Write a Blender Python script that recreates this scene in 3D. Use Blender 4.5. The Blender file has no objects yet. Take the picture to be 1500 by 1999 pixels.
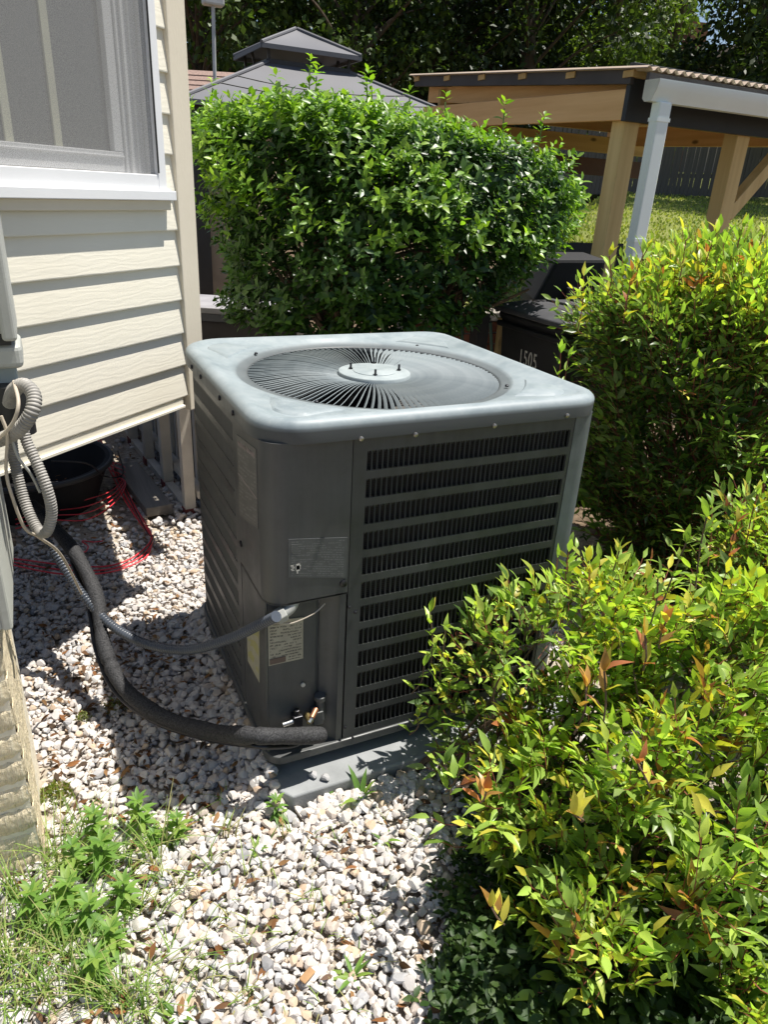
import bpy, bmesh, math, random
import numpy as np
from mathutils import Vector, Matrix
from mathutils.bvhtree import BVHTree

random.seed(7)
RNG = np.random.default_rng(11)
S = bpy.context.scene
COL = S.collection

# ------------------------------------------------------------------ camera
# site frame: origin on the ground under the condenser, x along its louvred front, y into the garden
CAM = Vector((-0.810, -1.728, 1.417))
CR = Vector((0.904, -0.425, 0.053)); CU = Vector((0.133, 0.396, 0.909)); CF = Vector((0.407, 0.814, -0.414))
CF.normalize(); CR = (CR - CF * CR.dot(CF)).normalized(); CU = CR.cross(CF)
FPX = 1381.88
cam = bpy.data.cameras.new('camera')
cam.sensor_fit = 'HORIZONTAL'; cam.sensor_width = 36.0
cam.lens = FPX / 1500 * 36
cam.clip_start = 0.02; cam.clip_end = 400
camo = bpy.data.objects.new('camera', cam); COL.objects.link(camo)
camo.matrix_world = Matrix(((CR.x, CU.x, -CF.x, CAM.x), (CR.y, CU.y, -CF.y, CAM.y), (CR.z, CU.z, -CF.z, CAM.z), (0, 0, 0, 1)))
S.camera = camo

# ------------------------------------------------------------------ sky and sun
SUN = Vector((0.35, -0.045, 1.0)).normalized()
w = bpy.data.worlds.new('World'); S.world = w; w.use_nodes = True
wn = w.node_tree.nodes; wl = w.node_tree.links
sky = wn.new('ShaderNodeTexSky'); sky.sky_type = 'NISHITA'; sky.sun_disc = False
sky.sun_elevation = math.asin(SUN.z); sky.sun_rotation = math.atan2(SUN.x, SUN.y)
wl.new(sky.outputs[0], wn['Background'].inputs[0]); wn['Background'].inputs[1].default_value = 0.072
sl = bpy.data.lights.new('sun', 'SUN'); sl.energy = 5.0; sl.angle = math.radians(0.5); sl.color = (1.0, 0.955, 0.88)
so = bpy.data.objects.new('sun', sl); COL.objects.link(so)
so.rotation_euler = SUN.to_track_quat('Z', 'Y').to_euler(); so.location = (3, 0, 8)
S.view_settings.view_transform = 'Standard'; S.view_settings.look = 'None'
S.view_settings.gamma = 1; S.view_settings.use_curve_mapping = False
S.view_settings.exposure = 0.62

# ------------------------------------------------------------------ measuring helpers
def ray(px, py):
    return CF + CR * ((px - 750) / FPX) - CU * ((py - 999.5) / FPX)
HF = Vector((CF.x, CF.y, 0)).normalized()
def at(px, py, d):                       # point at horizontal distance d in front of the camera
    r = ray(px, py); return CAM + r * (d / r.dot(HF))
def at_x(px, py, x):
    r = ray(px, py); return CAM + r * ((x - CAM.x) / r.x)
def at_y(px, py, y):
    r = ray(px, py); return CAM + r * ((y - CAM.y) / r.y)
def at_z(px, py, z=0.0):
    r = ray(px, py); return CAM + r * ((z - CAM.z) / r.z)
def project(p):
    d = Vector(p) - CAM; z = d.dot(CF)
    return 750 + FPX * d.dot(CR) / z, 999.5 - FPX * d.dot(CU) / z, z

# ------------------------------------------------------------------ object helpers
def tag(o, label=None, cat=None, group=None, kind=None):
    if label: o['label'] = label
    if cat: o['category'] = cat
    if group: o['group'] = group
    if kind: o['kind'] = kind
    return o
def empty(name, loc=(0, 0, 0), rz=0.0, label=None, cat=None, group=None):
    o = bpy.data.objects.new(name, None); COL.objects.link(o)
    o.location = loc; o.rotation_euler = (0, 0, rz); o.empty_display_size = 0.1
    return tag(o, label, cat, group)
def link(name, me, mat=None, parent=None, smooth=False, world=False):
    o = bpy.data.objects.new(name, me); COL.objects.link(o)
    if mat is not None and not me.materials: me.materials.append(mat)
    if smooth and len(me.polygons): me.polygons.foreach_set('use_smooth', [True] * len(me.polygons))
    if parent is not None:
        o.parent = parent
        if world:                        # vertices are in world space: undo the parent's placement
            o.matrix_parent_inverse = mat_of(parent).inverted()
    return o
def mat_of(o):
    m = Matrix.LocRotScale(o.location, o.rotation_euler, o.scale)
    return mat_of(o.parent) @ o.matrix_parent_inverse @ m if o.parent else m
class MB:
    def __init__(s): s.v = []; s.f = []
    def add(s, vs, fs):
        n = len(s.v); s.v += [tuple(x) for x in vs]; s.f += [tuple(i + n for i in f) for f in fs]; return s
    def box(s, a, b, M=None):
        x0, y0, z0 = a; x1, y1, z1 = b
        vs = [(x0, y0, z0), (x1, y0, z0), (x1, y1, z0), (x0, y1, z0), (x0, y0, z1), (x1, y0, z1), (x1, y1, z1), (x0, y1, z1)]
        if M is not None: vs = [tuple(M @ Vector(q)) for q in vs]
        return s.add(vs, [(0, 3, 2, 1), (4, 5, 6, 7), (0, 1, 5, 4), (1, 2, 6, 5), (2, 3, 7, 6), (3, 0, 4, 7)])
    def bar(s, p, q, wx, wz, up=(0, 0, 1)):   # box beam from p to q
        p = Vector(p); q = Vector(q); d = (q - p); L = d.length; d.normalize()
        sd = d.cross(Vector(up)).normalized(); u2 = sd.cross(d)
        M = Matrix(((sd.x, d.x, u2.x, p.x), (sd.y, d.y, u2.y, p.y), (sd.z, d.z, u2.z, p.z), (0, 0, 0, 1)))
        return s.box((-wx / 2, 0, -wz / 2), (wx / 2, L, wz / 2), M)
    def prism(s, poly, z0, z1):            # closed plan polygon (counter-clockwise) extruded in z
        n = len(poly)
        vs = [(x, y, z0) for x, y in poly] + [(x, y, z1) for x, y in poly]
        return s.add(vs, [tuple(range(n - 1, -1, -1)), tuple(range(n, 2 * n))] + [(i, (i + 1) % n, n + (i + 1) % n, n + i) for i in range(n)])
    def strip(s, path, z0, z1, t):         # plan path given thickness t (to the left of travel)
        P = [Vector((a, b)) for a, b in path]; n = len(P); inn = []
        for i in range(n):
            a = P[max(i - 1, 0)]; b = P[min(i + 1, n - 1)]; d = (b - a).normalized()
            inn.append(P[i] + Vector((-d.y, d.x)) * t)
        poly = [tuple(x) for x in P] + [tuple(x) for x in reversed(inn)]
        vs = [(x, y, z0) for x, y in poly] + [(x, y, z1) for x, y in poly]; m = 2 * n; fs = []
        for i in range(m): fs.append((i, (i + 1) % m, m + (i + 1) % m, m + i))
        for i in range(n - 1):
            j, k = i, i + 1; a, b = m - 1 - i, m - 2 - i
            fs.append((j, a, b, k)); fs.append((m + j, m + k, m + b, m + a))
        return s.add(vs, fs)
    def tube(s, pts, r, n=8, caps=True):
        P = [Vector(p) for p in pts]; N = len(P)
        R = r if callable(r) else (lambda t: r)
        up = None; rows = []
        for i in range(N):
            d = (P[min(i + 1, N - 1)] - P[max(i - 1, 0)])
            if d.length < 1e-9: d = Vector((0, 0, 1))
            d.normalize()
            if up is None:
                up = d.cross(Vector((0.3, 0.2, 0.9)));
                if up.length < 1e-3: up = d.cross(Vector((1, 0, 0)))
                up.normalize()
            up = (up - d * up.dot(d)); up.normalize(); sd = d.cross(up)
            rr = R(i / max(N - 1, 1))
            rows.append([P[i] + (up * math.cos(2 * math.pi * k / n) + sd * math.sin(2 * math.pi * k / n)) * rr for k in range(n)])
        vs = [x for row in rows for x in row]
        fs = [(i * n + k, i * n + (k + 1) % n, (i + 1) * n + (k + 1) % n, (i + 1) * n + k) for i in range(N - 1) for k in range(n)]
        if caps: fs += [tuple(range(n - 1, -1, -1)), tuple(range((N - 1) * n, N * n))]
        return s.add(vs, fs)
    def cyl(s, c, r, h, n=16, r2=None):
        return s.tube([c, (c[0], c[1], c[2] + h)], (lambda t: r + ((r if r2 is None else r2) - r) * t), n)
    def mesh(s, name):
        me = bpy.data.meshes.new(name); me.from_pydata(s.v, [], s.f); me.update(); return me
    def build(s, name, mat, parent=None, smooth=False, world=False, bevel=0.0, seg=2):
        o = link(name, s.mesh(name), mat, parent, smooth, world)
        if smooth: fix_normals(o.data)
        if bevel:
            b = o.modifiers.new('bevel', 'BEVEL'); b.width = bevel; b.segments = seg; b.limit_method = 'ANGLE'; b.angle_limit = math.radians(35)
        return o
def fix_normals(me, ang=40):
    me.polygons.foreach_set('use_smooth', [True] * len(me.polygons))
    me.set_sharp_from_angle(angle=math.radians(ang))
def spline(pts, per=10):
    P = [Vector(p) for p in pts]; P = [P[0] * 2 - P[1]] + P + [P[-1] * 2 - P[-2]]; out = []
    for i in range(1, len(P) - 2):
        a, b, c, d = P[i - 1:i + 3]
        for k in range(per):
            t = k / per
            out.append(0.5 * ((2 * b) + (c - a) * t + (2 * a - 5 * b + 4 * c - d) * t * t + (3 * b - a - 3 * c + d) * t ** 3))
    return out + [P[-2]]
def resample(pts, step):
    out = [pts[0].copy()]; acc = 0.0
    for a, b in zip(pts[:-1], pts[1:]):
        L = (b - a).length
        if L < 1e-9: continue
        t = step - acc
        while t <= L:
            out.append(a.lerp(b, t / L)); t += step
        acc = (acc + L) % step if step > 0 else 0
    return out

# ------------------------------------------------------------------ materials
class NT:
    def __init__(s, name):
        s.m = bpy.data.materials.new(name); s.m.use_nodes = True
        s.t = s.m.node_tree; s.n = s.t.nodes; s.b = s.n['Principled BSDF']; s.out = s.n['Material Output']
    def node(s, typ, **kw):
        n = s.n.new(typ)
        for k, v in kw.items():
            if k.startswith('i_'):
                key = k[2:]; key = int(key) if key.isdigit() else key.replace('_', ' ')
                n.inputs[key].default_value = v
            else: setattr(n, k, v)
        return n
    def ln(s, a, b): s.t.links.new(a, b)
    def coord(s, which='Object', scale=(1, 1, 1)):
        c = s.node('ShaderNodeTexCoord'); mp = s.node('ShaderNodeMapping'); mp.inputs['Scale'].default_value = scale
        s.ln(c.outputs[which], mp.inputs[0]); return mp.outputs[0]
    def noise(s, co, scale, detail=4, rough=0.55):
        n = s.node('ShaderNodeTexNoise'); n.inputs['Scale'].default_value = scale; n.inputs['Detail'].default_value = detail; n.inputs['Roughness'].default_value = rough
        s.ln(co, n.inputs['Vector']); return n.outputs['Fac']
    def ramp(s, fac, stops):
        r = s.node('ShaderNodeValToRGB'); e = r.color_ramp.elements
        while len(e) < len(stops): e.new(0.5)
        for el, (p, c) in zip(e, stops): el.position = p; el.color = (*c, 1) if len(c) == 3 else c
        s.ln(fac, r.inputs[0]); return r.outputs[0]
    def mix(s, fac, a, b, mode='MIX'):
        m = s.node('ShaderNodeMix'); m.data_type = 'RGBA'; m.blend_type = mode
        for i, x in ((0, fac), (6, a), (7, b)):
            if hasattr(x, 'node'): s.ln(x, m.inputs[i])
            else: m.inputs[i].default_value = x if i == 0 else (*x, 1)
        return m.outputs[2]
    def math(s, op, a, b=0.0):
        m = s.node('ShaderNodeMath'); m.operation = op
        for i, x in ((0, a), (1, b)):
            if hasattr(x, 'node'): s.ln(x, m.inputs[i])
            else: m.inputs[i].default_value = x
        return m.outputs[0]
    def bump(s, h, strength=0.3, dist=0.002):
        b = s.node('ShaderNodeBump'); b.inputs['Strength'].default_value = strength; b.inputs['Distance'].default_value = dist
        s.ln(h, b.inputs['Height']); s.ln(b.outputs[0], s.b.inputs['Normal']); return s
    def col(s, c):
        if hasattr(c, 'node'): s.ln(c, s.b.inputs['Base Color'])
        else: s.b.inputs['Base Color'].default_value = (*c, 1)
        return s
    def set(s, rough=0.5, metal=0.0, spec=0.5):
        s.b.inputs['Roughness'].default_value = rough; s.b.inputs['Metallic'].default_value = metal
        s.b.inputs['Specular IOR Level'].default_value = spec; return s

def simple(name, c, rough=0.5, metal=0.0, var=0.15, scale=8.0, bump=0.0, bscale=60, spec=0.5, stretch=(1, 1, 1)):
    t = NT(name); co = t.coord('Object', stretch)
    n = t.noise(co, scale, 5)
    a = tuple(x * (1 - var) for x in c); b = tuple(min(1, x * (1 + var)) for x in c)
    t.col(t.ramp(n, [(0.3, a), (0.7, b)])).set(rough, metal, spec)
    if bump: t.bump(t.noise(co, bscale, 3), bump, 0.004)
    return t.m
def wood(name, c, dark, scale=6.0, axis=(1, 1, 0.06), rough=0.75, knots=True):
    t = NT(name); co = t.coord('Object', axis)
    n1 = t.noise(co, scale * 3, 6, 0.6); g = t.noise(co, scale * 14, 3)
    base = t.ramp(n1, [(0.3, dark), (0.62, c)])
    base = t.mix(t.math('MULTIPLY', g, 0.4), base, dark)
    if knots:
        v = t.node('ShaderNodeTexVoronoi'); v.inputs['Scale'].default_value = 5.0
        c2 = t.coord('Object', tuple(1.0 if a >= 0.5 else 0.45 for a in axis)); t.ln(c2, v.inputs['Vector'])
        k = t.ramp(v.outputs['Distance'], [(0.05, (1, 1, 1)), (0.11, (0, 0, 0))])
        base = t.mix(k, base, tuple(x * 0.35 for x in dark))
    t.col(base).set(rough, 0, 0.3); t.bump(g, 0.25, 0.003); return t.m
def brick_mat(name, c1, c2, rough=0.9):
    t = NT(name); oi = t.node('ShaderNodeObjectInfo'); co = t.coord('Object')
    n = t.noise(co, 45, 6); r = t.ramp(oi.outputs['Random'], [(0, c1), (1, c2)])
    t.col(t.mix(t.math('MULTIPLY', n, 0.6), r, tuple(x * 0.5 for x in c1))).set(rough, 0, 0.2); t.bump(n, 0.6, 0.004); return t.m

def paint_grey(name, lit, chalk, chalkamt):
    t = NT(name); co = t.coord('Object'); n = t.noise(co, 7, 8, 0.68); n2 = t.noise(co, 32, 6, 0.7)
    st = t.noise(t.coord('Object', (14, 14, 0.7)), 3.2, 4); a = t.ramp(t.math('ADD', t.math('MULTIPLY', n, .65), t.math('MULTIPLY', st, .35)), [(0.36, lit), (0.66, chalk)]); m = t.ramp(n2, [(0.42, (0, 0, 0)), (0.75, (1, 1, 1))])
    t.col(t.mix(t.math('MULTIPLY', m, chalkamt), a, chalk)); t.set(0.48, 0, 0.4)
    t.ln(t.ramp(n, [(0.3, (0.32,) * 3), (0.7, (0.6,) * 3)]), t.b.inputs['Roughness'])
    t.bump(n2, 0.06, 0.002); return t.m

M = {}
def lid_mat():
    # chalked, water stained paint on top; the flange below is dark paint with its shade painted in
    t = NT('chalked lid paint'); co = t.coord('Object'); n = t.noise(co, 9, 9, 0.72); n2 = t.noise(co, 34, 6, 0.7); n3 = t.noise(co, 3.0, 4)
    a = t.ramp(n, [(0.30, (0.20, 0.24, 0.258)), (0.50, (0.255, 0.297, 0.312)), (0.70, (0.31, 0.348, 0.36))])
    a = t.mix(t.ramp(n2, [(0.48, (0, 0, 0)), (0.72, (0.6,) * 3)]), a, (0.33, 0.365, 0.37))
    a = t.mix(t.ramp(n3, [(0.45, (0, 0, 0)), (0.7, (0.35,) * 3)]), a, (0.22, 0.25, 0.255))
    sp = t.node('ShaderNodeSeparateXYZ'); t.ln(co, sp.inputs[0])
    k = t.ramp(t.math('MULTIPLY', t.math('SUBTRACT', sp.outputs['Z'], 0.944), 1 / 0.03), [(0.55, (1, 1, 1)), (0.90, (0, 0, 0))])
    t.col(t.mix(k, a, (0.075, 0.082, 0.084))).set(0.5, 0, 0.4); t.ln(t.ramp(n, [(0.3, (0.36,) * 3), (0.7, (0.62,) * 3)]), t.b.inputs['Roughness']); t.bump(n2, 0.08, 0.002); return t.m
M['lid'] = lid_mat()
M['fin'] = paint_grey('grille paint', (0.20, 0.235, 0.245), (0.32, 0.355, 0.36), 0.3)
M['hubtop'] = paint_grey('chalked hub paint', (0.25, 0.29, 0.30), (0.38, 0.42, 0.42), 0.5)
M['case'] = paint_grey('dark cabinet paint', (0.060, 0.063, 0.064), (0.092, 0.095, 0.094), 0.4)
M['louver'] = paint_grey('louvre paint', (0.047, 0.050, 0.051), (0.076, 0.079, 0.079), 0.35)
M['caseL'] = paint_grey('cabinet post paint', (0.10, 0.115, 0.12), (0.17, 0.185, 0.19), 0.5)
M['dark'] = simple('dark interior', (0.012, 0.012, 0.013), 0.8)
M['bolt'] = simple('dark bolt steel', (0.05, 0.05, 0.055), 0.4, 0.8)
M['screw'] = simple('screw steel', (0.35, 0.33, 0.30), 0.4, 0.9)
M['brass'] = simple('brass', (0.55, 0.42, 0.18), 0.35, 0.9)
M['copper'] = simple('copper', (0.42, 0.20, 0.12), 0.5, 0.9)
M['zinc'] = simple('bright zinc', (0.6, 0.6, 0.58), 0.3, 0.9)
M['pad'] = simple('grey pad', (0.25, 0.26, 0.265), 0.75, 0, 0.15, 14, 0.2, 160)
M['white_vinyl'] = simple('white vinyl', (0.80, 0.805, 0.815), 0.42, 0, 0.03, 3)
M['gutter_white'] = simple('white gutter aluminium', (0.84, 0.90, 0.86), 0.35, 0, 0.04, 3)
M['gasket'] = simple('black gasket', (0.02, 0.02, 0.02), 0.6)
M['plastic_grey'] = simple('grey pvc', (0.36, 0.365, 0.34), 0.5, 0, 0.1, 9)
M['plastic_dim'] = simple('grey enclosure', (0.42, 0.43, 0.40), 0.55, 0, 0.1, 7, 0.05, 200)
M['conduit_grey'] = simple('grey liquidtight conduit', (0.065, 0.075, 0.092), 0.30, 0, 0.12, 9)
M['conduit_tan'] = simple('sun faded conduit', (0.30, 0.285, 0.26), 0.55, 0, 0.25, 26)
M['cable_tan'] = simple('tan cable', (0.46, 0.40, 0.32), 0.6, 0, 0.15, 20)
M['red'] = simple('red cord', (0.75, 0.05, 0.065), 0.4, 0, 0.1)
M['black_plastic'] = simple('black plastic', (0.018, 0.018, 0.020), 0.5, 0, 0.25, 12)
M['lid_black'] = simple('bin lid plastic', (0.075, 0.075, 0.082), 0.42, 0, 0.2, 10, 0.05, 150)
M['cover'] = simple('black cover cloth', (0.012, 0.012, 0.013), 0.8, 0, 0.3, 6, 0.3, 30)
M['number'] = simple('white number paint', (0.55, 0.53, 0.48), 0.7, 0, 0.2, 90)
M['tan_wall'] = simple('tan panel', (0.32, 0.25, 0.18), 0.8)
M['gaz_roof'] = simple('dark grey roof cloth', (0.115, 0.115, 0.125), 0.62, 0, 0.06, 2.0, 0.15, 8)
M['gaz_dark'] = simple('dark bronze frame', (0.030, 0.027, 0.027), 0.5)
M['fascia'] = simple('dark stained fascia', (0.062, 0.054, 0.054), 0.7, 0, 0.2, 5)
M['fascia_black'] = simple('charcoal painted beam', (0.022, 0.026, 0.030), 0.6, 0, 0.2, 4)
M['tin'] = simple('tan corrugated roofing', (0.46, 0.36, 0.27), 0.55, 0, 0.12, 4)
M['shingle'] = simple('brown shingles', (0.25, 0.17, 0.14), 0.9, 0, 0.35, 30)
M['housepink'] = simple('pale house siding', (0.42, 0.34, 0.31), 0.85)
M['red_brick_far'] = brick_mat('far chimney brick', (0.26, 0.12, 0.09), (0.33, 0.16, 0.12))
M['brick'] = brick_mat('red brick', (0.22, 0.075, 0.045), (0.30, 0.12, 0.07))
M['mortar'] = simple('mortar', (0.30, 0.27, 0.23), 0.95, 0, 0.2, 30, 0.3, 120)
M['foot'] = simple('rust red post foot', (0.20, 0.05, 0.04), 0.8)
M['slat'] = simple('beige skirting paint', (0.60, 0.54, 0.45), 0.7, 0, 0.12, 8)
M['plank'] = wood('grey weathered plank', (0.28, 0.25, 0.21), (0.15, 0.13, 0.11), 8, (1, 0.06, 1), 0.85, False)
M['pine'] = wood('yellow pine post', (0.76, 0.57, 0.27), (0.60, 0.42, 0.18), 5, (1, 1, 0.05))
M['pine_y'] = wood('orange pine beam', (0.82, 0.52, 0.25), (0.66, 0.38, 0.16), 5, (1, 0.05, 1))
M['pine_x'] = wood('pine rail', (0.60, 0.41, 0.19), (0.44, 0.28, 0.11), 5, (0.05, 1, 1))
M['picket'] = wood('weathered fence board', (0.20, 0.18, 0.155), (0.10, 0.09, 0.08), 3, (1, 1, 0.05), 0.9, False)
M['bark'] = simple('grey brown bark', (0.10, 0.075, 0.055), 0.95, 0, 0.4, 12, 0.8, 25, 0.2, (1, 1, 0.25))
M['stem'] = simple('brown shrub stem', (0.13, 0.085, 0.055), 0.9, 0, 0.35, 40, 0.5, 90)
M['redstem'] = simple('reddish shrub stem', (0.22, 0.06, 0.04), 0.7, 0, 0.35, 40)
M['greenstem'] = simple('green stalk', (0.13, 0.20, 0.05), 0.6, 0, 0.2, 40)
M['stake'] = simple('green stake', (0.06, 0.10, 0.07), 0.6)
M['soil'] = simple('brown soil', (0.13, 0.095, 0.065), 0.98, 0, 0.45, 20, 0.7, 60, 0.1)

def siding_mat():
    t = NT('cream vinyl siding'); co = t.coord('Object', (0.09, 1, 1)); n = t.noise(co, 55, 5, 0.6); n2 = t.noise(t.coord('Object'), 2.5, 3)
    t.col(t.ramp(n2, [(0.3, (0.765, 0.72, 0.60)), (0.7, (0.81, 0.77, 0.655))])).set(0.55, 0, 0.3)
    w2 = t.node('ShaderNodeTexWave'); w2.bands_direction = 'Z'; w2.inputs['Scale'].default_value = 14; w2.inputs['Distortion'].default_value = 9; w2.inputs['Detail'].default_value = 3; w2.inputs['Detail Scale'].default_value = 2.2
    t.ln(t.coord('Object', (0.30, 0.3, 1.5)), w2.inputs['Vector'])
    t.bump(t.math('ADD', t.math('MULTIPLY', w2.outputs['Fac'], 0.6), t.math('MULTIPLY', n, 0.5)), 0.09, 0.003); return t.m
M['siding'] = siding_mat()
def corner_mat():
    t = NT('textured cream trim'); co = t.coord('Object', (1, 1, 0.4)); n = t.noise(co, 130, 3)
    t.col(t.ramp(t.noise(t.coord('Object'), 3), [(0.3, (0.70, 0.63, 0.50)), (0.7, (0.75, 0.68, 0.55))])).set(0.6, 0, 0.3); t.bump(n, 0.25, 0.002); return t.m
M['trim'] = corner_mat()
def screen_mat():
    t = NT('insect screen'); t.col((0.33, 0.325, 0.31)).set(0.8, 0, 0.2)
    tr = t.node('ShaderNodeBsdfTransparent'); mx = t.node('ShaderNodeMixShader')
    wv = t.node('ShaderNodeTexNoise'); wv.inputs['Scale'].default_value = 900; t.ln(t.coord('Object'), wv.inputs['Vector'])
    f = t.ramp(wv.outputs['Fac'], [(0.35, (0.40,) * 3), (0.65, (0.62,) * 3)])
    t.ln(f, mx.inputs[0]); t.ln(tr.outputs[0], mx.inputs[1]); t.ln(t.b.outputs[0], mx.inputs[2]); t.ln(mx.outputs[0], t.out.inputs[0]); return t.m
M['screen'] = screen_mat()
def glass_mat():
    t = NT('window glass'); t.col((0.10, 0.105, 0.115)).set(0.08, 0, 0.6); return t.m
M['glass'] = glass_mat()
def coil_mat():
    t = NT('condenser coil fins'); co = t.coord('Object'); wv = t.node('ShaderNodeTexWave'); wv.bands_direction = 'Z'; wv.inputs['Scale'].default_value = 55; wv.inputs['Distortion'].default_value = 0.3
    t.ln(co, wv.inputs['Vector']); n = t.noise(co, 9, 5)
    t.col(t.mix(wv.outputs['Fac'], t.ramp(n, [(0.3, (0.022, 0.019, 0.018)), (0.7, (0.045, 0.038, 0.034))]), (0.012, 0.011, 0.011))).set(0.6, 0.2); t.bump(wv.outputs['Fac'], 0.4, 0.002); return t.m
M['coil'] = coil_mat()
def foam_mat():
    t = NT('black pipe foam'); co = t.coord('Object'); v = t.noise(co, 260, 4, 0.7); n2 = t.noise(co, 30, 4)
    t.col(t.ramp(v, [(0.38, (0.012, 0.012, 0.013)), (0.62, (0.055, 0.055, 0.058)), (0.75, (0.11, 0.11, 0.11))])).set(0.75, 0, 0.35)
    cr = t.node('ShaderNodeTexVoronoi'); cr.feature = 'DISTANCE_TO_EDGE'; cr.inputs['Scale'].default_value = 15; t.ln(co, cr.inputs['Vector'])
    t.bump(t.math('ADD', t.math('MULTIPLY', v, 0.5), t.ramp(cr.outputs['Distance'], [(0, (.55,) * 3), (0.03, (1, 1, 1))])), 0.5, 0.003); return t.m
M['foam'] = foam_mat()
def painted_brick():
    t = NT('cream painted brick'); co = t.coord('Object'); n = t.noise(co, 60, 6, 0.65); n2 = t.noise(t.coord('Object', (8, 8, 0.8)), 12, 4)
    t.col(t.mix(t.ramp(n2, [(0.5, (0, 0, 0)), (0.75, (0.6,) * 3)]), t.ramp(n, [(0.3, (0.74, 0.62, 0.41)), (0.7, (0.82, 0.72, 0.52))]), (0.88, 0.81, 0.63))).set(0.85, 0, 0.2)
    t.bump(t.math('ADD', n, t.math('MULTIPLY', n2, 2.0)), 0.9, 0.006); return t.m
M['pbrick'] = painted_brick()
def print_mat(name, base, ink, rows, amt, density, colx='X'):
    # printed sticker: rows of small faded print, too faint to read in the photograph
    t = NT(name); c = t.node('ShaderNodeTexCoord'); sp = t.node('ShaderNodeSeparateXYZ'); t.ln(c.outputs['UV'], sp.inputs[0])
    y = t.math('MULTIPLY', sp.outputs['Y'], rows); row = t.math('FLOOR', y); fr = t.math('FRACT', y)
    band = t.math('GREATER_THAN', fr, 0.45)
    cb = t.node('ShaderNodeCombineXYZ'); t.ln(t.math('MULTIPLY', sp.outputs['X'], density), cb.inputs[0]); t.ln(t.math('MULTIPLY', row, 7.3), cb.inputs[1]); t.ln(t.math('MULTIPLY', fr, 1.5), cb.inputs[2])
    n = t.node('ShaderNodeTexNoise'); n.inputs['Scale'].default_value = 1.0; n.inputs['Detail'].default_value = 2; t.ln(cb.outputs[0], n.inputs['Vector'])
    cb2 = t.node('ShaderNodeCombineXYZ'); t.ln(t.math('MULTIPLY', sp.outputs['X'], density * 0.08), cb2.inputs[0]); t.ln(t.math('MULTIPLY', row, 3.1), cb2.inputs[1])
    n2 = t.node('ShaderNodeTexNoise'); n2.inputs['Scale'].default_value = 1.0; t.ln(cb2.outputs[0], n2.inputs['Vector'])
    word = t.math('MULTIPLY', t.math('GREATER_THAN', n.outputs['Fac'], 0.47), t.math('GREATER_THAN', n2.outputs['Fac'], 0.44))
    edge = t.math('MULTIPLY', t.math('LESS_THAN', t.math('ABSOLUTE', t.math('SUBTRACT', sp.outputs['X'], 0.5)), 0.45), t.math('LESS_THAN', t.math('ABSOLUTE', t.math('SUBTRACT', sp.outputs['Y'], 0.5)), 0.46))
    f = t.math('MULTIPLY', t.math('MULTIPLY', t.math('MULTIPLY', band, word), edge), amt)
    wear = t.noise(t.coord('Object'), 40, 5)
    t.col(t.mix(f, t.ramp(wear, [(0.35, tuple(x * 0.85 for x in base)), (0.65, base)]), ink)).set(0.5, 0, 0.4); return t.m
M['plate'] = print_mat('rating plate print', (0.36, 0.34, 0.27), (0.05, 0.045, 0.04), 15, 0.85, 60)
M['sticker_dark'] = print_mat('faded warning sticker', (0.102, 0.107, 0.107), (0.185, 0.19, 0.185), 17, 0.6, 70)
M['sticker_left'] = print_mat('faded side sticker', (0.13, 0.128, 0.12), (0.23, 0.225, 0.21), 20, 0.55, 30)
M['sticker_yellow'] = print_mat('cream side sticker', (0.42, 0.40, 0.30), (0.38, 0.36, 0.12), 3, 0.8, 2)
M['box_label'] = print_mat('white box label', (0.55, 0.56, 0.58), (0.08, 0.08, 0.09), 9, 0.8, 16)
M['scrawl'] = simple('pinkish faded lettering', (0.30, 0.25, 0.24), 0.7)

def leaf_mat(name, rough, spec, trans, coat=0.0):
    t = NT(name); a = t.node('ShaderNodeAttribute', attribute_name='tint')
    n = t.noise(t.coord('Object'), 30, 2)
    c = t.mix(t.math('MULTIPLY', n, 0.22), a.outputs['Color'], (0.02, 0.05, 0.01), 'MIX')
    t.col(c).set(rough, 0, spec)
    if coat: t.b.inputs['Coat Weight'].default_value = coat; t.b.inputs['Coat Roughness'].default_value = 0.15
    tl = t.node('ShaderNodeBsdfTranslucent'); t.ln(t.mix(0.5, a.outputs['Color'], (1.0, 1.0, 0.25), 'MULTIPLY'), tl.inputs[0])
    g = t.node('ShaderNodeMixShader'); g.inputs[0].default_value = trans
    tc = t.mix(1.0, a.outputs['Color'], (1.55, 1.75, 0.6), 'MULTIPLY'); t.ln(tc, tl.inputs[0])
    t.ln(t.b.outputs[0], g.inputs[1]); t.ln(tl.outputs[0], g.inputs[2]); t.ln(g.outputs[0], t.out.inputs[0]); return t.m
M['holly'] = leaf_mat('glossy holly leaf', 0.38, 0.42, 0.30)
M['nandina'] = leaf_mat('nandina leaf', 0.38, 0.45, 0.33)
M['weed'] = leaf_mat('weed leaf', 0.5, 0.35, 0.35)
M['tree'] = leaf_mat('tree leaf', 0.5, 0.4, 0.30)
M['grass'] = leaf_mat('grass blade', 0.6, 0.3, 0.25)
def stone_mat():
    t = NT('marble chip'); a = t.node('ShaderNodeAttribute', attribute_name='tint'); co = t.coord('Object'); n = t.noise(co, 70, 6, 0.65); n2 = t.noise(co, 18, 4)
    c = t.mix(t.ramp(n, [(0.45, (0, 0, 0)), (0.8, (0.36,) * 3)]), a.outputs['Color'], (0.36, 0.28, 0.22))
    c = t.mix(t.ramp(n2, [(0.55, (0, 0, 0)), (0.75, (0.35,) * 3)]), c, (0.36, 0.37, 0.40))
    t.col(c).set(0.75, 0, 0.3); t.bump(n, 0.35, 0.004); return t.m
M['stone'] = stone_mat()
M['litter'] = leaf_mat('dry leaf litter', 0.8, 0.2, 0.15)
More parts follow.
